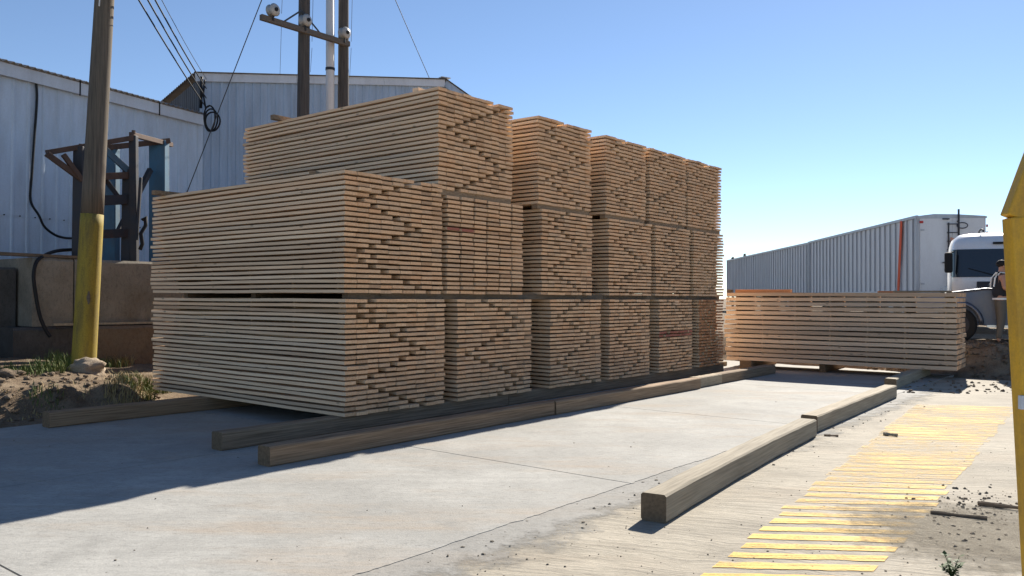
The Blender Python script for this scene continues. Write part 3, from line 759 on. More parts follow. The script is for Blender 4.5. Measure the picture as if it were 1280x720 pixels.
# cable down the shed wall
pts = []
for x, y in ((41, 93), (43, 104), (44, 125), (41, 170), (38, 215), (36, 250), (38, 270), (45, 284), (58, 294), (72, 298), (86, 298)):
    d = ray(x, y); k = (a1 - CAM).dot(out1) / d.dot(out1); pts.append(CAM + d * k + out1 * (.05 if y < 260 else .25))
q = MB(); q.tube(smooth_path(pts), .024, 8); tag(q.build('black_cable', M_cable, smooth=True), 'black cable drooping down the pale shed wall', 'cable')

# ------------------------------------------------------------------ poles and wires
pb = at(105, 448, 12.8); zb = gh(pb.x, pb.y)
ptop = at(130.5, 0, 12.9)
ax = (ptop - pb) / (ptop.z - pb.z)
def pp(z): return pb + ax * (z - pb.z)
up_ = thing('utility_pole', 'leaning wooden utility pole with a yellow painted base', 'utility pole', (pb.x, pb.y, zb - .1))
zy = at(112, 268, 12.85).z
def polerad(z): return .175 - .0062 * (z - pb.z)
def polemesh(z0, z1, extra=0):
    zs = [z0 + (z1 - z0) * i / 14 for i in range(15)]; q = MB()
    q.tube([pp(z) for z in zs], [polerad(z) + extra for z in zs], 24); 
    for v in q.v:
        c = pp(v.z); r_ = v - c; aa = math.atan2(r_.y, r_.x); k = 1 + .025 * noise.noise(V((math.cos(aa) * 3, math.sin(aa) * 3, v.z * .4)))
        v.x = c.x + r_.x * k; v.y = c.y + r_.y * k
    return q
polemesh(zy - .02, 9.2).build('shaft', M_pole, up_, smooth=True)
polemesh(zb - .1, zy, .003).build('painted_base', M_ypole, up_, smooth=True)
kn = rayn(109, 372, tn(pp(1.5))[1]); kn = pp(kn.z) + (V((0, 0, kn.z)) - pp(kn.z)).normalized() * (polerad(kn.z) - .004)
q = MB(); q.blob(kn, (.04, .012, .1), .3, 3); q.build('knot_scar', M_bearer, up_)
q = MB(); q.bar(pp(6.0) - V((0, polerad(6) + .004, 0)), pp(7.4) - V((0, polerad(7.4) + .004, 0)), .02, .008, (0, 1, 0)); q.build('ground_strip', M_pvc, up_)

hb = at(379, 130, 18.0); hb.z = gh(hb.x, hb.y)
hr = hb + d1 * 1.12
hf = thing('double_utility_pole', 'pair of dark utility poles with a crossarm standing behind the stacks', 'utility pole', hb)
for i, (p, r_) in enumerate(((hb, .155), (hr, .15))):
    q = MB(); zs = [p.z - .05 + 10.4 * k / 10 for k in range(11)]
    q.tube([V((p.x + (.003 * (z - 5) if i == 0 else -.004 * (z - 5)), p.y, z)) for z in zs], [r_ - .004 * z for z in zs], 20); q.build('pole', M_pole2, hf, smooth=True)
q = MB(); pv = hr + V((-.27, -.14, 0)); q.tube([V((pv.x - .006 * (z - 5), pv.y, z)) for z in (hb.z, 3, 6, 9.4)], .098, 16); cnd = q.build('conduit', M_pvc, hf, smooth=True)
for zc_ in (at(414, 86, 18.7).z,):
    q = MB(); q.tube([V((pv.x - .006 * (zc_ - 5), pv.y, zc_ - .03)), V((pv.x - .006 * (zc_ - 5), pv.y, zc_ + .03))], .108, 16); q.build('pipe_clamp', M_dsteel, cnd)
zarm = at(380, 38, 17.85).z
arm0 = hb - V((0, .2, 0)); arm0.z = zarm
aL = arm0 - d1 * 1.02; aR = arm0 + d1 * 1.32
q = MB(); q.bar(aL, aR, .1, .12); q.build('crossarm', M_arm, hf, bevel=.01)
for s_, e_ in ((-.42, 1), (.5, 1)):
    q = MB(); q.bar(arm0 + V((0, .0, .42)), arm0 + d1 * s_ + Z * .05 - V((0, .06, 0)), .012, .035); q.build('arm_brace', M_wire, hf)
for s_ in (-.68, .14, 1.22):
    c = arm0 + d1 * s_ + Z * .2 - V((0, .1, 0))
    q = MB(); ax_ = V((.8, -.6, .0)).normalized()
    q.tube([c - ax_ * .11, c - ax_ * .08, c - ax_ * .04, c, c + ax_ * .05, c + ax_ * .09], [.1, .135, .085, .085, .135, .1], 18)
    io = q.build('insulator', M_porc, hf, smooth=True)
    q = MB(); q.tube([c + ax_ * .085, c + ax_ * .12], .04, 12); q.build('insulator_cap', M_black, io)
    q = MB(); q.tube([c - Z * .22, c - Z * .08], .02, 8); q.build('insulator_pin', M_dsteel, io)
def wire(name, a, b, sag, r, label, m=None, n=18):
    q = MB(); q.tube(catenary(a, b, sag, n), r, 6); return tag(q.build(name, m or M_cable, smooth=True), label, 'wire', 'overhead wires')
hook = c2 + f2 * .12 + o2 * .12
ZH = lambda y: 1.5 + (372 - y) / F * 20
ends_ = [((180, 0), (252, 136)), ((191, 0), (254, 124)), ((200, 0), (255, 112)), ((208, 0), (256, 100))]
wl = ['lowest of the four service wires running to the gable shed corner', 'second lowest of the four service wires to the gable shed corner', 'third of the four service wires to the gable shed corner', 'thin topmost service wire to the gable shed corner']
for i, ((p, q0), (x2, y2)) in enumerate(ends_):
    b = hook.copy(); b.z = ZH(y2); a_ = at(p, q0, 14.0); far_ = b + (a_ - b) * 2.2
    wire('service_wire', far_, b, .15, .014 if i < 3 else .006, wl[i])
wire('guy_wire', at(331, -10, 17.6), at(232, 245, 19.5) , .0, .011, 'thin straight wire slanting down past the gable shed wall', M_wire)
far_ = at(487, -18, 19); b = z3(6.3) + o2 * .1 + Z * .12; wire('roof_wire', far_ + (far_ - b) * .6, b, .02, .009, 'thin wire reaching the gable shed roof near its ridge', M_wire)
for x, y0, y1, lb in ((350, 25, 95, 'left'), (388, 60, 92, 'middle'), (437, 60, 100, 'right')):
    a = at(x + 2, y0, 18.3); b = at(x, y1 - 2, 20.5); wire('drop_wire', a, b, 0, .005, f'faint drop wire hanging from the {lb} insulator', M_wire)
    a = at(x + 2, y0 - 8, 18.3); b = at(x + 4, -30, 18.2); wire('riser_wire', a, b, 0, .005, f'faint wire rising above the {lb} insulator', M_wire)
# coil of cable at the shed corner
q = MB()
for k in range(3):
    pts = []
    for i in range(25):
        aa = 2 * math.pi * i / 24
        pts.append(at(262 + k * 2, 148 + k * 2, 19.3 - k * .05) + V((math.cos(aa) * (.13 + .02 * k), .02 * math.sin(aa * 2), math.sin(aa) * (.3 - .04 * k))))
    q.tube(pts, .02, 6)
q.tube([at(256, 100, 19.75), at(254, 118, 19.7), at(257, 135, 19.6), at(262, 132, 19.35)], .022, 6)
q.tube([at(252, 96, 19.75), at(251, 135, 19.72)], .035, 6)
tag(q.build('cable_coil', M_cable, smooth=True), 'black coil of cable hanging at the gable shed corner', 'cable')

# ------------------------------------------------------------------ trailers
def trailer(corner, ang, L, W, z0, z1, label, ladder=False, ribs=25):
    """corner: near left top; local x along the length (away), local y to the left"""
    o = thing('box_trailer', label, 'trailer', (corner.x, corner.y, z0), ang, 'parked box trailers')
    zb_ = 1.05; zt = z1 - z0
    q = MB(); q.prism([(.0, -W, zb_), (L, -W, zb_), (L, 0, zb_), (0, 0, zb_)], (0, 0, zt - zb_)); q.build('box', [M_trailer], o, local=True)
    for i in range(ribs):
        x = .35 + (L - .6) * i / (ribs - 1)
        q = MB(); q.box((x, .03, (zb_ + zt) / 2 + .0), (.05, .05, zt - zb_ - .16)); q.build('side_rib', M_trail, o, local=True)
    for x, nm in ((.04, 'corner_post'), (L - .04, 'corner_post')):
        q = MB(); q.box((x, .02, (zb_ + zt) / 2), (.1, .1, zt - zb_ + .02)); q.build(nm, M_trail, o, local=True)
    q = MB(); q.box((L / 2, .035, zt - .03), (L + .1, .075, .1)); q.build('top_rail', M_trail, o, local=True)
    q = MB(); q.box((L / 2, .035, zb_ + .08), (L, .078, .16)); q.build('bottom_rail', M_trail, o, local=True)
    # rear
    for s_ in (0, 1):
        y0 = -.06 - s_ * (W - .12) / 2; q = MB(); q.box((-.03, y0 - (W - .12) / 4, (zb_ + zt) / 2), (.05, (W - .13) / 2, zt - zb_ - .1)); d_ = q.build('rear_door', M_tdoor, o, local=True, bevel=.01)
        for zz in (zb_ + .4, zt - .5):
            h_ = MB(); h_.box((-.065, y0 - (.08 if s_ == 0 else (W - .12) / 2 - .08), zz), (.03, .12, .06)); h_.build('hinge', M_trail, d_, local=True)
    q = MB(); q.prism([(-.06, .04, zt - .04), (-.06, -.55, zt + .05), (-.06, -1.3, zt + .04), (-.06, -W - .02, zt - .02), (-.06, -W - .02, zt - .08), (-.06, .04, zt - .1)], (.12, 0, 0)); q.build('rear_header', M_trail, o, local=True)
    q = MB(); q.prism([(0, 0, zt), (0, -.55, zt + .07), (0, -1.3, zt + .06), (0, -W, zt)], (L, 0, 0)); q.build('tarp_roof', M_trail, o, local=True)
    for y in (.0, -.15, -W + .1):
        pass
    if ladder: q = MB(); q.box((-.075, -.1, zt - .22), (.02, .12, .08)); q.build('marker_lamp', M_redl, o, local=True)
    for zz in (zt - .35, zt - .6):
        q = MB(); q.box((-.03, -W - .03, zz), (.06, .04, .09)); q.build('marker_lamp', M_redl, o, local=True)
    q = MB(); q.box((L * .5, -W / 2, .78), (L * .96, .9, .5)); q.build('chassis', M_dsteel, o, local=True)
    for x in (1.1, 2.4, 3.7):
        for y in (-.12, -W + .12):
            q = MB(); q.tube([(x, y - .15, .5), (x, y + .15, .5)], .5, 24); wh = q.build('wheel', M_black, o, local=True)
            q = MB(); q.tube([(x, y - .155, .5), (x, y + .155, .5)], .26, 16); q.build('rim', M_trail, wh, local=True)
    for x in (L - 2.6,):
        for y in (-.4, -W + .4):
            q = MB(); q.box((x, y, .28), (.12, .12, .56)); q.build('landing_leg', M_dsteel, o, local=True)
    if ladder:
        ly0, ly1 = -.98, -1.32
        lad = MB()
        lad.bar((-.16, ly0, 1.2), (-.16, ly0, zt - .25), .04, .04); lad.bar((-.16, ly1, zt - 1.1), (-.16, ly1, zt + .22), .05, .05)
        for zz in (zt - .3, zt - .6, zt - .9, zt - 1.2, zt - 1.6): lad.bar((-.16, ly0 + .05, zz), (-.16, ly1 - .02, zz), .03, .03)
        for zz in (zt - .12, zt - 1.65): lad.bar((-.16, ly0 + .2, zz), (-.16, ly0 - .03, zz), .04, .04); lad.bar((-.17, ly0, zz), (-.05, ly0, zz), .04, .04)
        lad.bar((-.17, ly1, zt - .2), (-.02, ly1, zt - .2), .04, .04)
        lo = lad.build('ladder', M_dsteel, o, local=True)
        q = MB(); q.tube([(-.17, ly1 - .12 + .18 * math.cos(a_ * .5236), zt - .35 + .1 * math.sin(a_ * .5236)) for a_ in range(13)], .018, 6); q.build('ladder_hoop', M_dsteel, lo, local=True)
        q = MB(); q.add([(-.14, -1.05, zt - .75), (-.15, -1.3, zt - .85), (-.18, -1.22, zt - 1.15), (-.15, -1.06, zt - 1.5), (-.17, -1.12, zt - 1.1)], [(0, 1, 4), (1, 2, 4), (2, 3, 4), (3, 0, 4)]); q.build('rag', M_rag, lo, local=True)
    return o
tc1 = at(1147, 270, 29.0); TA = math.atan2(F, 723 - 640)
td = V((math.cos(TA), math.sin(TA), 0))
TZ = .6
tr1 = trailer(tc1, TA, 13.6, 2.3, TZ, tc1.z, 'white box trailer with rear ladder and an orange strap on its side', ladder=True)
q = MB(); xs_ = 1.28
q.bar((xs_ + .3, .075, 1.1), (xs_, .075, tc1.z - TZ - .06), .02, .19, (1, 0, 0)); q.build('orange_strap', M_strap, tr1, local=True)
p2 = tc1 + td * 13.75; e2 = V((p2.x + 1.03, p2.y + 20.3, 0)); a2 = math.atan2(e2.y - p2.y, e2.x - p2.x)
trailer(p2, a2, 20.0, 2.3, TZ, tc1.z - .03, 'second box trailer parked behind the white one, nearer the stacks', ribs=40)

# ------------------------------------------------------------------ pickup
def loft(stations, seg=None):
    """stations: list of closed rings (same length) -> MB"""
    q = MB(); n = len(stations[0])
    for r_ in stations: q.v += [V(p) for p in r_]
    for i in range(len(stations) - 1):
        for j in range(n): a = i * n + j; b = i * n + (j + 1) % n; q.f.append((a, b, b + n, a + n)); q.m.append(0)
    q.f += [tuple(range(n))[::-1], tuple((len(stations) - 1) * n + j for j in range(n))]; q.m += [0, 0]; return q
def arch(cx, cz, r_, n=10): return [(cx + r_ * math.cos(math.pi - math.pi * i / n), cz + r_ * math.sin(math.pi * i / n)) for i in range(n + 1)]
def pickup(loc, rz):
    o = thing('pickup_truck', 'dark blue pickup truck parked on the dirt behind the low bundle', 'pickup truck', loc, rz)
    Wd = .92; wx0, wx1 = -.95, -4.0     # wheel centres, x = 0 at the nose pointing +x
    # lower body side profile (x, z), counter from the nose
    prof = [(-.02, .42), (-.0, .62), (-.03, .88), (-.16, .97), (-.8, 1.09), (-1.5, 1.18), (-1.75, 1.16), (-3.4, 1.12), (-3.45, 1.13), (-5.0, 1.12), (-5.08, 1.05), (-5.08, .55), (-4.6, .46)]
    prof += [(x, z) for x, z in reversed(arch(wx1, .42, .45))] + [(-3.4, .36), (-1.6, .36)] + [(x, z) for x, z in reversed(arch(wx0, .42, .45))] + [(-.4, .4)]
    q = MB()
    def ring(y, ins): return [(x * (1 - ins * .012) - ins * .03, y, z - (ins * .03 if z > 1.0 else 0)) for x, z in prof]
    rings = [ring(-Wd + .03, 1), ring(-Wd, 0), ring(-Wd + .001 + .2, -0), ring(Wd - .2, 0), ring(Wd, 0), ring(Wd - .03, 1)]
    rings = [ring(-Wd + .05, 1), ring(-Wd, 0), ring(Wd, 0), ring(Wd - .05, 1)]
    q = loft(rings); q.build('body', M_blue, o, local=True, bevel=.03)
    # cabin
    def cab(z, xa, xb, y): return [(xa, -y, z), (xb, -y, z), (xb, y, z), (xa, y, z)]
    q = loft([cab(1.12, -1.5, -3.42, .86), cab(1.35, -1.82, -3.41, .82), cab(1.72, -2.35, -3.36, .7), cab(1.79, -2.5, -3.26, .64)]); q.build('cabin', M_blue, o, local=True, bevel=.02)
    q = MB(); q.add([(-1.57, -.76, 1.2), (-1.57, .76, 1.2), (-2.32, .64, 1.7), (-2.32, -.64, 1.7)], [(0, 1, 2, 3)]); q.v = [v + V((.028, 0, .028)) for v in q.v]; q.build('windscreen', M_glass, o, local=True)
    for s_ in (-1, 1):
        for xa, xb, xc, xd in ((-1.82, -2.52, -2.5, -2.34), (-2.6, -3.3, -3.26, -2.58)):
            q = MB(); q.add([(xa, s_ * .862, 1.2), (xb, s_ * .862, 1.2), (xc, s_ * .722, 1.69), (xd, s_ * .722, 1.69)], [(0, 1, 2, 3)]); q.build('side_window', M_glass, o, local=True)
        for xa, xb in ((-1.62, -2.54), (-2.56, -3.4)):
            q = MB(); q.box(((xa + xb) / 2, s_ * (Wd + .003), .8), (xa - xb - .02, .012, .6)); d_ = q.build('door', M_blue, o, local=True, bevel=.005)
            h_ = MB(); h_.box((xb + .16, s_ * (Wd + .022), 1.02), (.17, .03, .03)); h_.build('door_handle', M_chrome, d_, local=True)
        q = MB(); q.box((-1.66, s_ * (Wd + .1), 1.22), (.1, .2, .17)); q.build('mirror', M_dsteel, o, local=True, bevel=.03)
        q = MB(); q.bar((-1.5, s_ * (Wd + .04), .36), (-3.4, s_ * (Wd + .04), .36), .13, .05); q.build('side_step', M_chrome, o, local=True)
        q = MB(); q.box((-.08, s_ * .68, .86), (.2, .36, .17)); q.build('headlight', M_lamp, o, local=True, bevel=.03)
        for wx in (wx0, wx1):
            q = MB(); q.tube([(wx, s_ * (Wd - .24), .38), (wx, s_ * (Wd - .22), .38), (wx, s_ * (Wd - .02), .38), (wx, s_ * Wd, .38)], [.34, .38, .38, .34], 28); wh = q.build('wheel', M_black, o, local=True)
            q = MB(); q.tube([(wx, s_ * (Wd - .2), .38), (wx, s_ * (Wd + .01), .38)], .23, 20); q.build('rim', M_dsteel, wh, local=True)
            pts = [V((x, s_ * (Wd + .012), z)) for x, z in arch(wx, .4, .46, 14)]
            q = MB(); q.tube(pts, .045, 8); q.build('wheel_arch', M_blue, o, local=True, smooth=True)
    q = MB(); q.box((.02, 0, .52), (.16, 1.8, .26)); q.build('bumper', M_dsteel, o, local=True, bevel=.04)
    q = MB(); q.box((.0, 0, .84), (.06, .95, .22)); q.build('grille', M_chrome, o, local=True, bevel=.02)
    return o
px_ = 9.27; py_ = 19.16
pickup((px_, py_, gh(px_ + 2, py_) - .02 if False else .575), math.pi - R(28))

# ------------------------------------------------------------------ white truck
def truck(loc, rz):
    o = thing('white_truck', 'white cab truck with a wide dark windscreen behind the pickup', 'truck', loc, rz)
    # local x forward (towards the viewer), y left
    W = 1.22
    def ring(x0, pts): return [(x0 + dx, y, z) for dx, y, z in pts]
    def outline(z, xf, y, rc=.28, xb=-1.9):
        pts = [(xb, -y, z)]
        for i in range(6): a = -math.pi / 2 + math.pi / 2 * i / 5; pts.append((xf - rc + rc * math.cos(a), -y + rc + rc * math.sin(a), z))
        for i in range(6): a = math.pi / 2 * i / 5; pts.append((xf - rc + rc * math.cos(a), y - rc + rc * math.sin(a), z))
        pts.append((xb, y, z)); return pts
    st = [outline(.75, .0, W), outline(1.3, .02, W), outline(1.52, .0, W), outline(2.12, -.1, W - .02), outline(2.3, -.16, W - .04), outline(2.48, -.3, W - .1, .35), outline(2.58, -.55, W - .22, .4, -1.8), outline(2.62, -.8, W - .4, .4, -1.7)]
    loft(st).build('cab', M_white, o, local=True, smooth=True)
    # windscreen wraps the corners
    q = MB()
    for i in range(2):
        pass
    lo = outline(1.38, .022, W + .006)[1:-1]; hi = outline(2.14, -.09, W - .006)[1:-1]
    lo = [V((lo[0][0] - .42, lo[0][1], 1.46))] + [V(p) for p in lo] + [V((lo[-1][0] - .42, lo[-1][1], 1.46))]
    hi = [V((hi[0][0] - .3, hi[0][1], 2.1))] + [V(p) for p in hi] + [V((hi[-1][0] - .3, hi[-1][1], 2.1))]
    for v in lo + hi: v.x += .012
    n = len(lo); q.add(lo + hi, [(i, i + 1, n + i + 1, n + i) for i in range(n - 1)]); q.build('windscreen', M_glass, o, local=True, smooth=True)
    for s_ in (-1, 1):
        q = MB(); q.box((-.02, s_ * (W + .1), 1.78), (.14, .2, .56)); m_ = q.build('mirror', M_black, o, local=True, bevel=.05)
        q = MB(); q.tube([(-.1, s_ * (W - .04), 2.08), (-.04, s_ * (W + .16), 2.02)], .02, 8); q.build('mirror_arm', M_black, m_, local=True)
        q = MB(); q.tube([(-.5 - .6 * math.cos(math.pi * i / 10), s_ * .5, 2.6 + .1 * math.sin(math.pi * i / 10)) for i in range(11)], .02, 8); q.build('roof_rail', M_black, o, local=True, smooth=True)
        q = MB(); q.box((.05, s_ * .82, .78), (.1, .4, .2)); q.build('headlight', M_lamp, o, local=True, bevel=.03)
        q = MB(); q.tube([(-1.0, s_ * (W - .28), .5), (-1.0, s_ * W, .5)], .5, 28); wh = q.build('wheel', M_black, o, local=True)
        q = MB(); q.tube([(-1.0, s_ * (W - .2), .5), (-1.0, s_ * (W + .01), .5)], .28, 20); q.build('rim', M_trail, wh, local=True)
        q = MB(); q.tube([(-4.8, s_ * (W - .5), .5), (-4.8, s_ * W, .5)], .5, 28); wh = q.build('wheel', M_black, o, local=True)
        q = MB(); q.tube([(-4.8, s_ * (W - .2), .5), (-4.8, s_ * (W + .01), .5)], .28, 20); q.build('rim', M_trail, wh, local=True)
    q = MB(); q.box((.05, .1, 2.3), (.05, .7, .06)); q.v = [v + V((-.18, 0, 0)) for v in q.v]; q.build('visor_strip', M_black, o, local=True)
    q = MB(); q.bar((.05, -.15, 1.4), (.0, -.85, 1.62), .03, .02); q.build('wiper', M_black, o, local=True)
    q = MB(); q.box((.03, 0, 1.08), (.06, 1.3, .36)); q.build('grille', M_dsteel, o, local=True, bevel=.02)
    q = MB(); q.box((.06, 0, .58), (.2, 2.4, .36)); q.build('bumper', M_trail, o, local=True, bevel=.05)
    q = MB(); q.box((-3.4, 0, .85), (4.6, .9, .24)); q.build('chassis', M_dsteel, o, local=True)
    q = MB(); q.box((-4.0, 0, 1.1), (3.8, 2.3, .16)); q.build('load_bed', M_trail, o, local=True)
    return o
tk = at(1196, 330, 22.0)
truck((13.15, 22.0, TZ + .13), -math.pi / 2 - R(24))

# ------------------------------------------------------------------ person
def skin_mesh(name, joints, edges, mats, parent, root, sub=2):
    me = bpy.data.meshes.new(name); o = bpy.data.objects.new(name, me); COL.objects.link(o); o.parent = parent
    me.from_pydata([j[0] for j in joints], edges, []); me.materials.append(mats)
    sk = o.modifiers.new('skin', 'SKIN'); sk.use_smooth_shade = True
    lay = me.skin_vertices[0] if me.skin_vertices else None
    if lay is None:
        bpy.context.view_layer.objects.active = o
        bpy.ops.mesh.customdata_skin_add(); lay = me.skin_vertices[0]
    for i, j in enumerate(joints):
        r_ = j[1]; lay.data[i].radius = r_ if isinstance(r_, tuple) else (r_, r_)
    lay.data[root].use_root = True
    sb = o.modifiers.new('subdivision', 'SUBSURF'); sb.levels = sb.render_levels = sub
    return o
per = at(1251, 400, 17.3); pgz = gh(per.x, per.y)
ps = thing('person', 'person in a dark sleeveless vest with a white band and khaki trousers by the pickup', 'person', (per.x, per.y, pgz), R(-15))
# local x = facing, y = left; 1.74 m tall
J = [((0, 0, .95), (.13, .16)), ((0, 0, 1.15), (.115, .15)), ((.0, 0, 1.34), (.12, .18)), ((-.01, 0, 1.44), (.08, .13)), ((.01, 0, 1.5), .055), ((.03, 0, 1.58), .07), ((.035, 0, 1.665), (.092, .078)),
     ((-.01, .19, 1.41), .06), ((.02, .25, 1.15), .045), ((.27, .12, 1.12), .036), ((.33, .08, 1.13), .03),
     ((-.01, -.19, 1.41), .06), ((.0, -.27, 1.16), .047), ((.25, -.14, 1.1), .037), ((.32, -.08, 1.12), .03),
     ((0, .1, .88), .085), ((.03, .13, .48), .055), ((.0, .14, .09), .04), ((.07, .14, .045), .028),
     ((0, -.1, .88), .085), ((-.02, -.13, .48), .055), ((-.09, -.15, .09), .04), ((-.01, -.15, .045), .028)]
Eg = [(0, 1), (1, 2), (2, 3), (3, 4), (4, 5), (5, 6), (2, 7), (7, 8), (8, 9), (9, 10), (2, 11), (11, 12), (12, 13), (13, 14), (0, 15), (15, 16), (16, 17), (17, 18), (0, 19), (19, 20), (20, 21), (21, 22)]
k = len(J)
for s_, w_ in ((1, 10), (-1, 14)):
    bx_ = J[w_][0]
    for fi, (oy, ln, cz) in enumerate(((.03, .075, 0), (.01, .085, .004), (-.01, .08, 0), (-.028, .06, -.004))):
        a = (bx_[0] + .03, bx_[1] - s_ * oy * .9, bx_[2] + cz); b = (a[0] + ln * .55, a[1] - s_ * .01, a[2] - .005); c = (a[0] + ln, a[1] - s_ * .018, a[2] - .03)
        J += [(a, .0095), (b, .009), (c, .0075)]; Eg += [(w_, k), (k, k + 1), (k + 1, k + 2)]; k += 3
    a = (bx_[0] + .0, bx_[1] + s_ * .02, bx_[2] + .028); b = (a[0] + .04, a[1] + s_ * .005, a[2] + .02)
    J += [(a, .011), (b, .009)]; Eg += [(w_, k), (k, k + 1)]; k += 2
body = skin_mesh('body', J, Eg, M_skin, ps, 0)
vest = skin_mesh('vest', [((0, 0, .93), (.165, .2)), ((0, 0, 1.12), (.165, .205)), ((0, 0, 1.32), (.17, .225)), ((-.01, 0, 1.45), (.12, .18)), ((-.01, .13, 1.45), (.085, .08)), ((-.01, -.13, 1.45), (.085, .08))], [(0, 1), (1, 2), (2, 3), (3, 4), (3, 5)], M_vest, ps, 0)
tro = skin_mesh('trousers', [((0, 0, .98), (.13, .17)), ((0, 0, .86), (.12, .16)), ((0, .11, .8), .095), ((.03, .13, .46), .072), ((.0, .14, .1), .06), ((0, -.11, .8), .095), ((-.02, -.13, .46), .072), ((-.09, -.15, .1), .06)], [(0, 1), (1, 2), (2, 3), (3, 4), (1, 5), (5, 6), (6, 7)], M_trous, ps, 0)
for s_, x in ((1, .04), (-1, -.04)):
    skin_mesh('boot', [((-.06 + x, s_ * .145, .06), .055), ((.04 + x, s_ * .148, .055), .052), ((.14 + x, s_ * .152, .04), .04)], [(0, 1), (1, 2)], M_boot, ps, 0, 1)
q = MB()
def oval(z, a, b, n=20): return [(a * math.cos(2 * math.pi * i / n), b * math.sin(2 * math.pi * i / n), z) for i in range(n)]
loft([oval(.93, .155, .195), oval(.97, .155, .195)]).build('reflective_band', M_refl, ps, local=True, smooth=False)
for s_ in (-1, 1):
    q = MB(); q.tube([(-.16, s_ * .12, 1.2), (-.14, s_ * .125, 1.38), (-.05, s_ * .13, 1.5), (.05, s_ * .13, 1.49), (.13, s_ * .12, 1.38), (.16, s_ * .12, 1.2)], .016, 6); q.build('reflective_strap', M_refl, ps, local=True)
q = MB(); q.blob((.02, 0, 1.685), (.112, .095, .085), .06, 2); q.prism([(.1, -.06, 1.675), (.2, -.05, 1.665), (.2, .05, 1.665), (.1, .06, 1.675)], (0, 0, .012)); q.build('cap', M_hair, ps, local=True, smooth=True)
for s_ in (-1, 1):
    q = MB(); q.blob((.03, s_ * .088, 1.625), (.022, .012, .032), .1, 1, sub=1); q.build('ear', M_skin, ps, local=True, smooth=True)
    q = MB(); q.blob((.122, s_ * .033, 1.635), (.008, .014, .008), .05, 1, sub=1); q.build('eye', M_hair, ps, local=True)
q = MB(); q.blob((.135, 0, 1.605), (.02, .014, .026), .1, 1, sub=1); q.build('nose', M_skin, ps, local=True, smooth=True)
q = MB(); q.blob((.118, 0, 1.563), (.01, .024, .006), .05, 1, sub=1); q.build('mouth', M_redl, ps, local=True)

# ------------------------------------------------------------------ yellow steel frame by the camera
YF = 3.1
b0 = at(1296, 720, YF); t0_ = at(1271, 272, YF)
dxz = (t0_ - b0) / (t0_.z - b0.z)
foot = b0 + dxz * (AZ - b0.z)
yf = thing('yellow_steel_frame', 'yellow steel frame with a sloping top at the right edge', 'steel frame', foot)
q = MB(); q.bar(foot, t0_, .075, .07, (0, 1, 0)); post = q.build('post', M_yframe, yf, bevel=.006)
q = MB(); q.box(foot + Z * .006, (.2, .2, .012)); q.build('base_plate', M_yframe, yf)
a = at(1266, 273, YF); b = at(1295, 196, YF); apex = a + (b - a).normalized() * .62; MX = apex.x + .75
q = MB(); q.bar(a, apex, .075, .055, (0, 1, 0)); q.build('sloping_bar', M_yframe, yf, bevel=.006)
mir = lambda p: V((2 * MX - p.x, p.y, p.z))
q = MB(); q.bar(mir(a), mir(apex), .074, .055, (0, 1, 0)); q.build('sloping_bar', M_yframe, yf, bevel=.006)
q = MB(); q.bar(apex + V((-.03, .002, 0)), mir(apex) + V((.03, .002, 0)), .08, .07); q.build('top_bar', M_yframe, yf, bevel=.006)
q = MB(); q.bar(mir(foot), mir(t0_), .075, .07, (0, 1, 0)); q.build('post', M_yframe, yf, bevel=.006)
q = MB(); q.box(mir(foot) + Z * .006, (.2, .2, .012)); q.build('base_plate', M_yframe, yf)
r1 = foot + dxz * .95 ; q = MB(); q.bar(r1 + V((.036, 0, 0)), mir(r1) - V((.036, 0, 0)), .05, .05); q.build('cross_rail', M_yframe, yf, bevel=.005)
cl = at(1278, 503, YF - .04); q = MB(); q.box(cl, (.02, .02, .05)); q.build('clip', M_fascia, yf)

# ------------------------------------------------------------------ loose stuff on the ground
rs = random.Random(21)
def lump(q, p, r_, seed): q.blob((p.x, p.y, p.z + r_ * .35), (r_ * rs.uniform(.8, 1.3), r_ * rs.uniform(.8, 1.3), r_ * rs.uniform(.5, .9)), .5, seed, sub=1)
q = MB()
for i in range(420):       # clods by the sticks
    px = rs.gauss(1215, 38); py = rs.gauss(650, 24)
    if py < 605 or py > 735: continue
    lump(q, gp(px, py, AZ), rs.choice((.004, .005, .006, .008, .013)), i)
for i in range(340):       # specks on the apron and along the joint
    px, py = rs.uniform(560, 1280), rs.uniform(520, 725)
    p = gp(px, py, AZ)
    if tn(p)[1] < PAD_N1 + .05: continue
    lump(q, p, rs.choice((.003, .003, .004, .006)), i + 300)
for i in range(260):
    tt = rs.uniform(2, 13); p = fr(tt, PAD_N1 + abs(rs.gauss(.12, .3)) + .03, AZ); lump(q, p, rs.choice((.004, .005, .007, .012)), i + 700)
for i in range(60):
    p = gp(rs.uniform(0, 1000), rs.uniform(500, 720), 0); 
    if tn(p)[1] < PAD_N1 - .1 and tn(p)[1] > -10: lump(q, p, rs.choice((.003, .005, .007)), i + 900)
o = q.build('loose_gravel', M_peb); tag(o, 'small loose stones and soil crumbs scattered over the concrete', 'gravel', kind='stuff')
q = MB()
for i in range(2200):       # rubble on the right bank
    x = rs.uniform(7.6, 13.5); y = rs.uniform(15.0, 18.2); 
    r_ = rs.choice((.012, .015, .02, .02, .03, .03, .045))
    z = gh(x, y)
    if z < -.06: continue
    if (V((x, y, 0)) - PR).dot(rx) < .12 and (V((x, y, 0)) - PR).dot(ry) < RB_W + .1: continue
    lump(q, V((x, y, z)), r_, i + 40)
for i in range(130):
    p = gp(rs.uniform(1120, 1270), rs.uniform(468, 492), AZ)
    if (p - PR).dot(rx) < .15 and (p - PR).dot(ry) > -.05: continue
    lump(q, p, rs.choice((.012, .02, .03)), i)
o = q.build('rubble', M_clod); tag(o, 'crumbly brown rubble on the dirt bank at the right', 'rubble', kind='stuff')
q = MB()
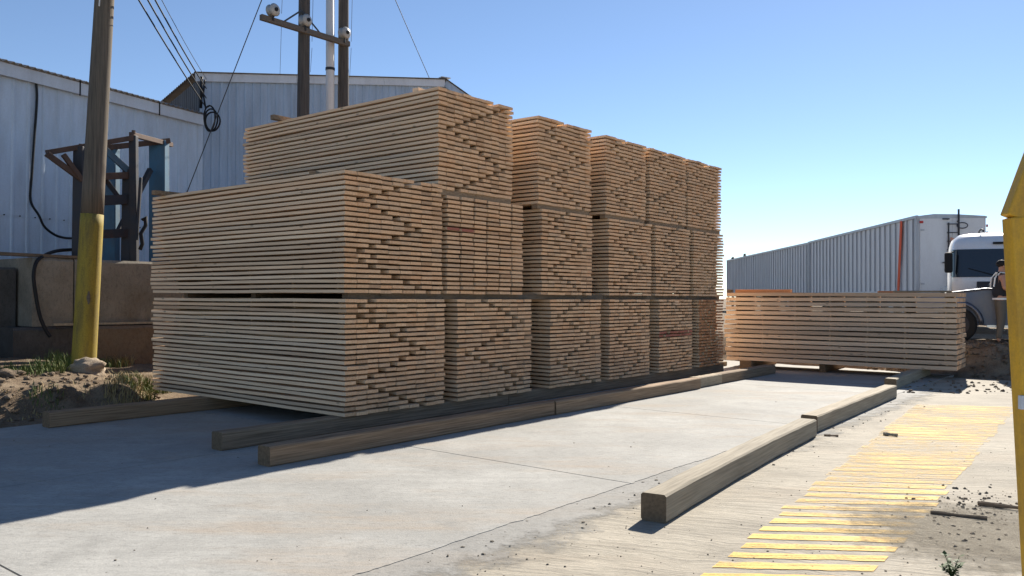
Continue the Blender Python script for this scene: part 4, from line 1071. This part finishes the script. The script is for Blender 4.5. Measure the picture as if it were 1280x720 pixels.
for i in range(520):       # rubble on the left bank
    t_ = rs.uniform(1.5, 6.4); n_ = rs.uniform(-12.6, -10.45); p = fr(t_, n_); p.z = gh(p.x, p.y)
    lump(q, p, rs.choice((.012, .02, .02, .03, .045)), i + 90)
o = q.build('bank_rubble', M_clod); tag(o, 'stones and clods on the dirt bank left of the stacks', 'rubble', kind='stuff')
# boulder by the pole, a few stones
for (px, py, Y, r_, lb) in ((108, 462, 12.3, (.25, .22, .17), 'rounded tan boulder at the foot of the yellow-based pole'), (160, 478, 12.0, (.11, .1, .08), 'small brown stone on the bank beside the front stack'), (8, 476, 11.4, (.2, .15, .07), 'flat dark stone on the bank at the left edge')):
    p = at(px, py, Y); p.z = gh(p.x, p.y) + r_[2] * .25
    q = MB(); q.blob(p, r_, .35, px * .37 + 2, sub=3); o = q.build('boulder' if r_[0] > .2 else 'stone', M_rock if r_[0] > .2 else M_clod, smooth=True); tag(o, lb, 'rock')
def blades(q, c, n, spread, h, lean=.5, wd=.006):
    for i in range(n):
        a = rs.uniform(0, 6.283); r_ = spread * math.sqrt(rs.random()); x = c.x + r_ * math.cos(a); y = c.y + r_ * math.sin(a)
        z = gh(x, y) - .01; hh = h * rs.uniform(.5, 1.1); b = rs.uniform(0, 6.283); l_ = lean * hh * rs.uniform(.3, 1.2)
        dx, dy = math.cos(b) * l_, math.sin(b) * l_; e = V((-math.sin(b), math.cos(b), 0)) * wd
        p = V((x, y, z)); m_ = p + V((dx * .35, dy * .35, hh * .65)); t_ = p + V((dx, dy, hh))
        q.add([p - e, p + e, m_ + e * .8, m_ - e * .8, t_], [(0, 1, 2, 3), (3, 2, 4)])
def gat(px, py):    # where the picture ray meets the bank
    d = ray(px, py); k = 6.0
    while k < 30:
        p = CAM + d * k
        if p.z <= gh(p.x, p.y): return p
        k += .03
    return CAM + d * 13
q = MB()
for px, py, n, s_, h in ((60, 462, 260, .3, .2), (80, 456, 220, .25, .24), (40, 466, 160, .3, .12), (10, 466, 160, .3, .12), (128, 452, 200, .22, .2), (140, 458, 170, .25, .16), (170, 492, 170, .25, .16), (180, 486, 150, .2, .18), (68, 505, 40, .12, .12), (48, 500, 30, .1, .14), (195, 492, 140, .25, .12)):
    blades(q, gat(px, py), n, s_, h)
o = q.build('grass', M_grass); tag(o, 'green grass tufts on the bank around the pole', 'grass', kind='stuff')
q = MB()
for px, py, n, s_, h in ((135, 450, 160, .25, .24), (150, 456, 120, .25, .2), (152, 490, 170, .25, .2), (165, 482, 160, .25, .18), (60, 508, 60, .2, .1), (20, 520, 60, .3, .06), (120, 498, 60, .3, .1), (185, 478, 100, .3, .12)):
    blades(q, gat(px, py), n, s_, h, 1.1)
o = q.build('dry_grass', M_straw); tag(o, 'dry straw-coloured grass on the dirt bank', 'grass', kind='stuff')
# sticks on the right
for (x0, y0, x1, y1, wd, lb, m_) in ((1163, 643, 1235, 651, .04, 'short dark stick lying in the soil near the yellow hatching', M_bearer), (1222, 632, 1300, 641, .05, 'pale-topped stick lying beside the yellow frame', M_beam), (1030, 545, 1048, 546, .03, 'splinter of wood on the concrete beside the nearest pale beam', M_beam), (1104, 544, 1122, 546, .05, 'flat wood chip on the concrete left of the yellow hatching', M_pale)):
    a = gp(x0, y0, AZ); b = gp(x1, y1, AZ); q = MB(); K = 8
    pts = [a.lerp(b, k / K) + V((.012 * noise.noise(V((k * .8, x0, 0))), .012 * noise.noise(V((k * .8, 3, x0))), wd * .36)) for k in range(K + 1)]
    q.tube(pts, [wd * (.32 + .14 * noise.noise(V((k * .9, 1, x0))) + .05 * math.sin(k)) for k in range(K + 1)], 6); o = q.build('stick', m_); tag(o, lb, 'stick')
# weed in the near right corner
wp = gp(1190, 722, AZ); wd_ = thing('weed', 'small green weed at the bottom right corner', 'weed', wp)
q = MB(); lf = MB()
for i in range(9):
    a = i * .7; tip = wp + V((math.cos(a) * rs.uniform(.03, .09), math.sin(a) * rs.uniform(.02, .06), rs.uniform(.05, .13)))
    q.tube([wp - Z * .003, wp.lerp(tip, .5) + Z * .01, tip], [.003, .0025, .0015], 5)
    for k in range(20):
        p = wp.lerp(tip, rs.uniform(.2, 1.05)); b = rs.uniform(0, 6.28); l_ = rs.uniform(.018, .036); d = V((math.cos(b), math.sin(b), rs.uniform(-.2, .7))).normalized() * l_; e = V((-math.sin(b), math.cos(b), 0)) * l_ * .35
        lf.add([p, p + d * .5 + e, p + d, p + d * .5 - e], [(0, 1, 2, 3)])
q.build('stem', M_leaf, wd_); lv = lf.build('leaves', M_leaf, wd_); lv['kind'] = 'stuff'

# far conifers beyond the trailers
for i, (px, py, h) in enumerate(((916, 321, 6.0), (924, 325, 5.6), (931, 317, 6.6), (945, 319, 6.4))):
    p = at(px, py, 78); base = gh(p.x, p.y); H = p.z - base
    tr_ = thing('conifer_tree', f'{["leftmost", "second", "third", "rightmost"][i]} of the distant conifer tips above the trailers', 'tree', (p.x, p.y, base), 0, 'distant conifers')
    q = MB(); q.tube([(p.x, p.y, base), (p.x, p.y, base + H)], [.12, .01], 8); q.build('trunk', M_pole, tr_)
    q = MB()
    for k in range(420):
        u = rs.random() ** .7; z = base + H * (.12 + .88 * u); r_ = (1 - u) * .8 * rs.uniform(.3, 1) + .03; a = rs.uniform(0, 6.28)
        c = V((p.x + r_ * math.cos(a), p.y + r_ * math.sin(a), z)); d = V((math.cos(a), math.sin(a), -.3)) * .18; e = V((-math.sin(a), math.cos(a), .2)) * .09
        q.add([c - d * .3, c + e, c + d, c - e], [(0, 1, 2, 3)])
    cr = q.build('crown', M_conif, tr_); cr['kind'] = 'stuff'
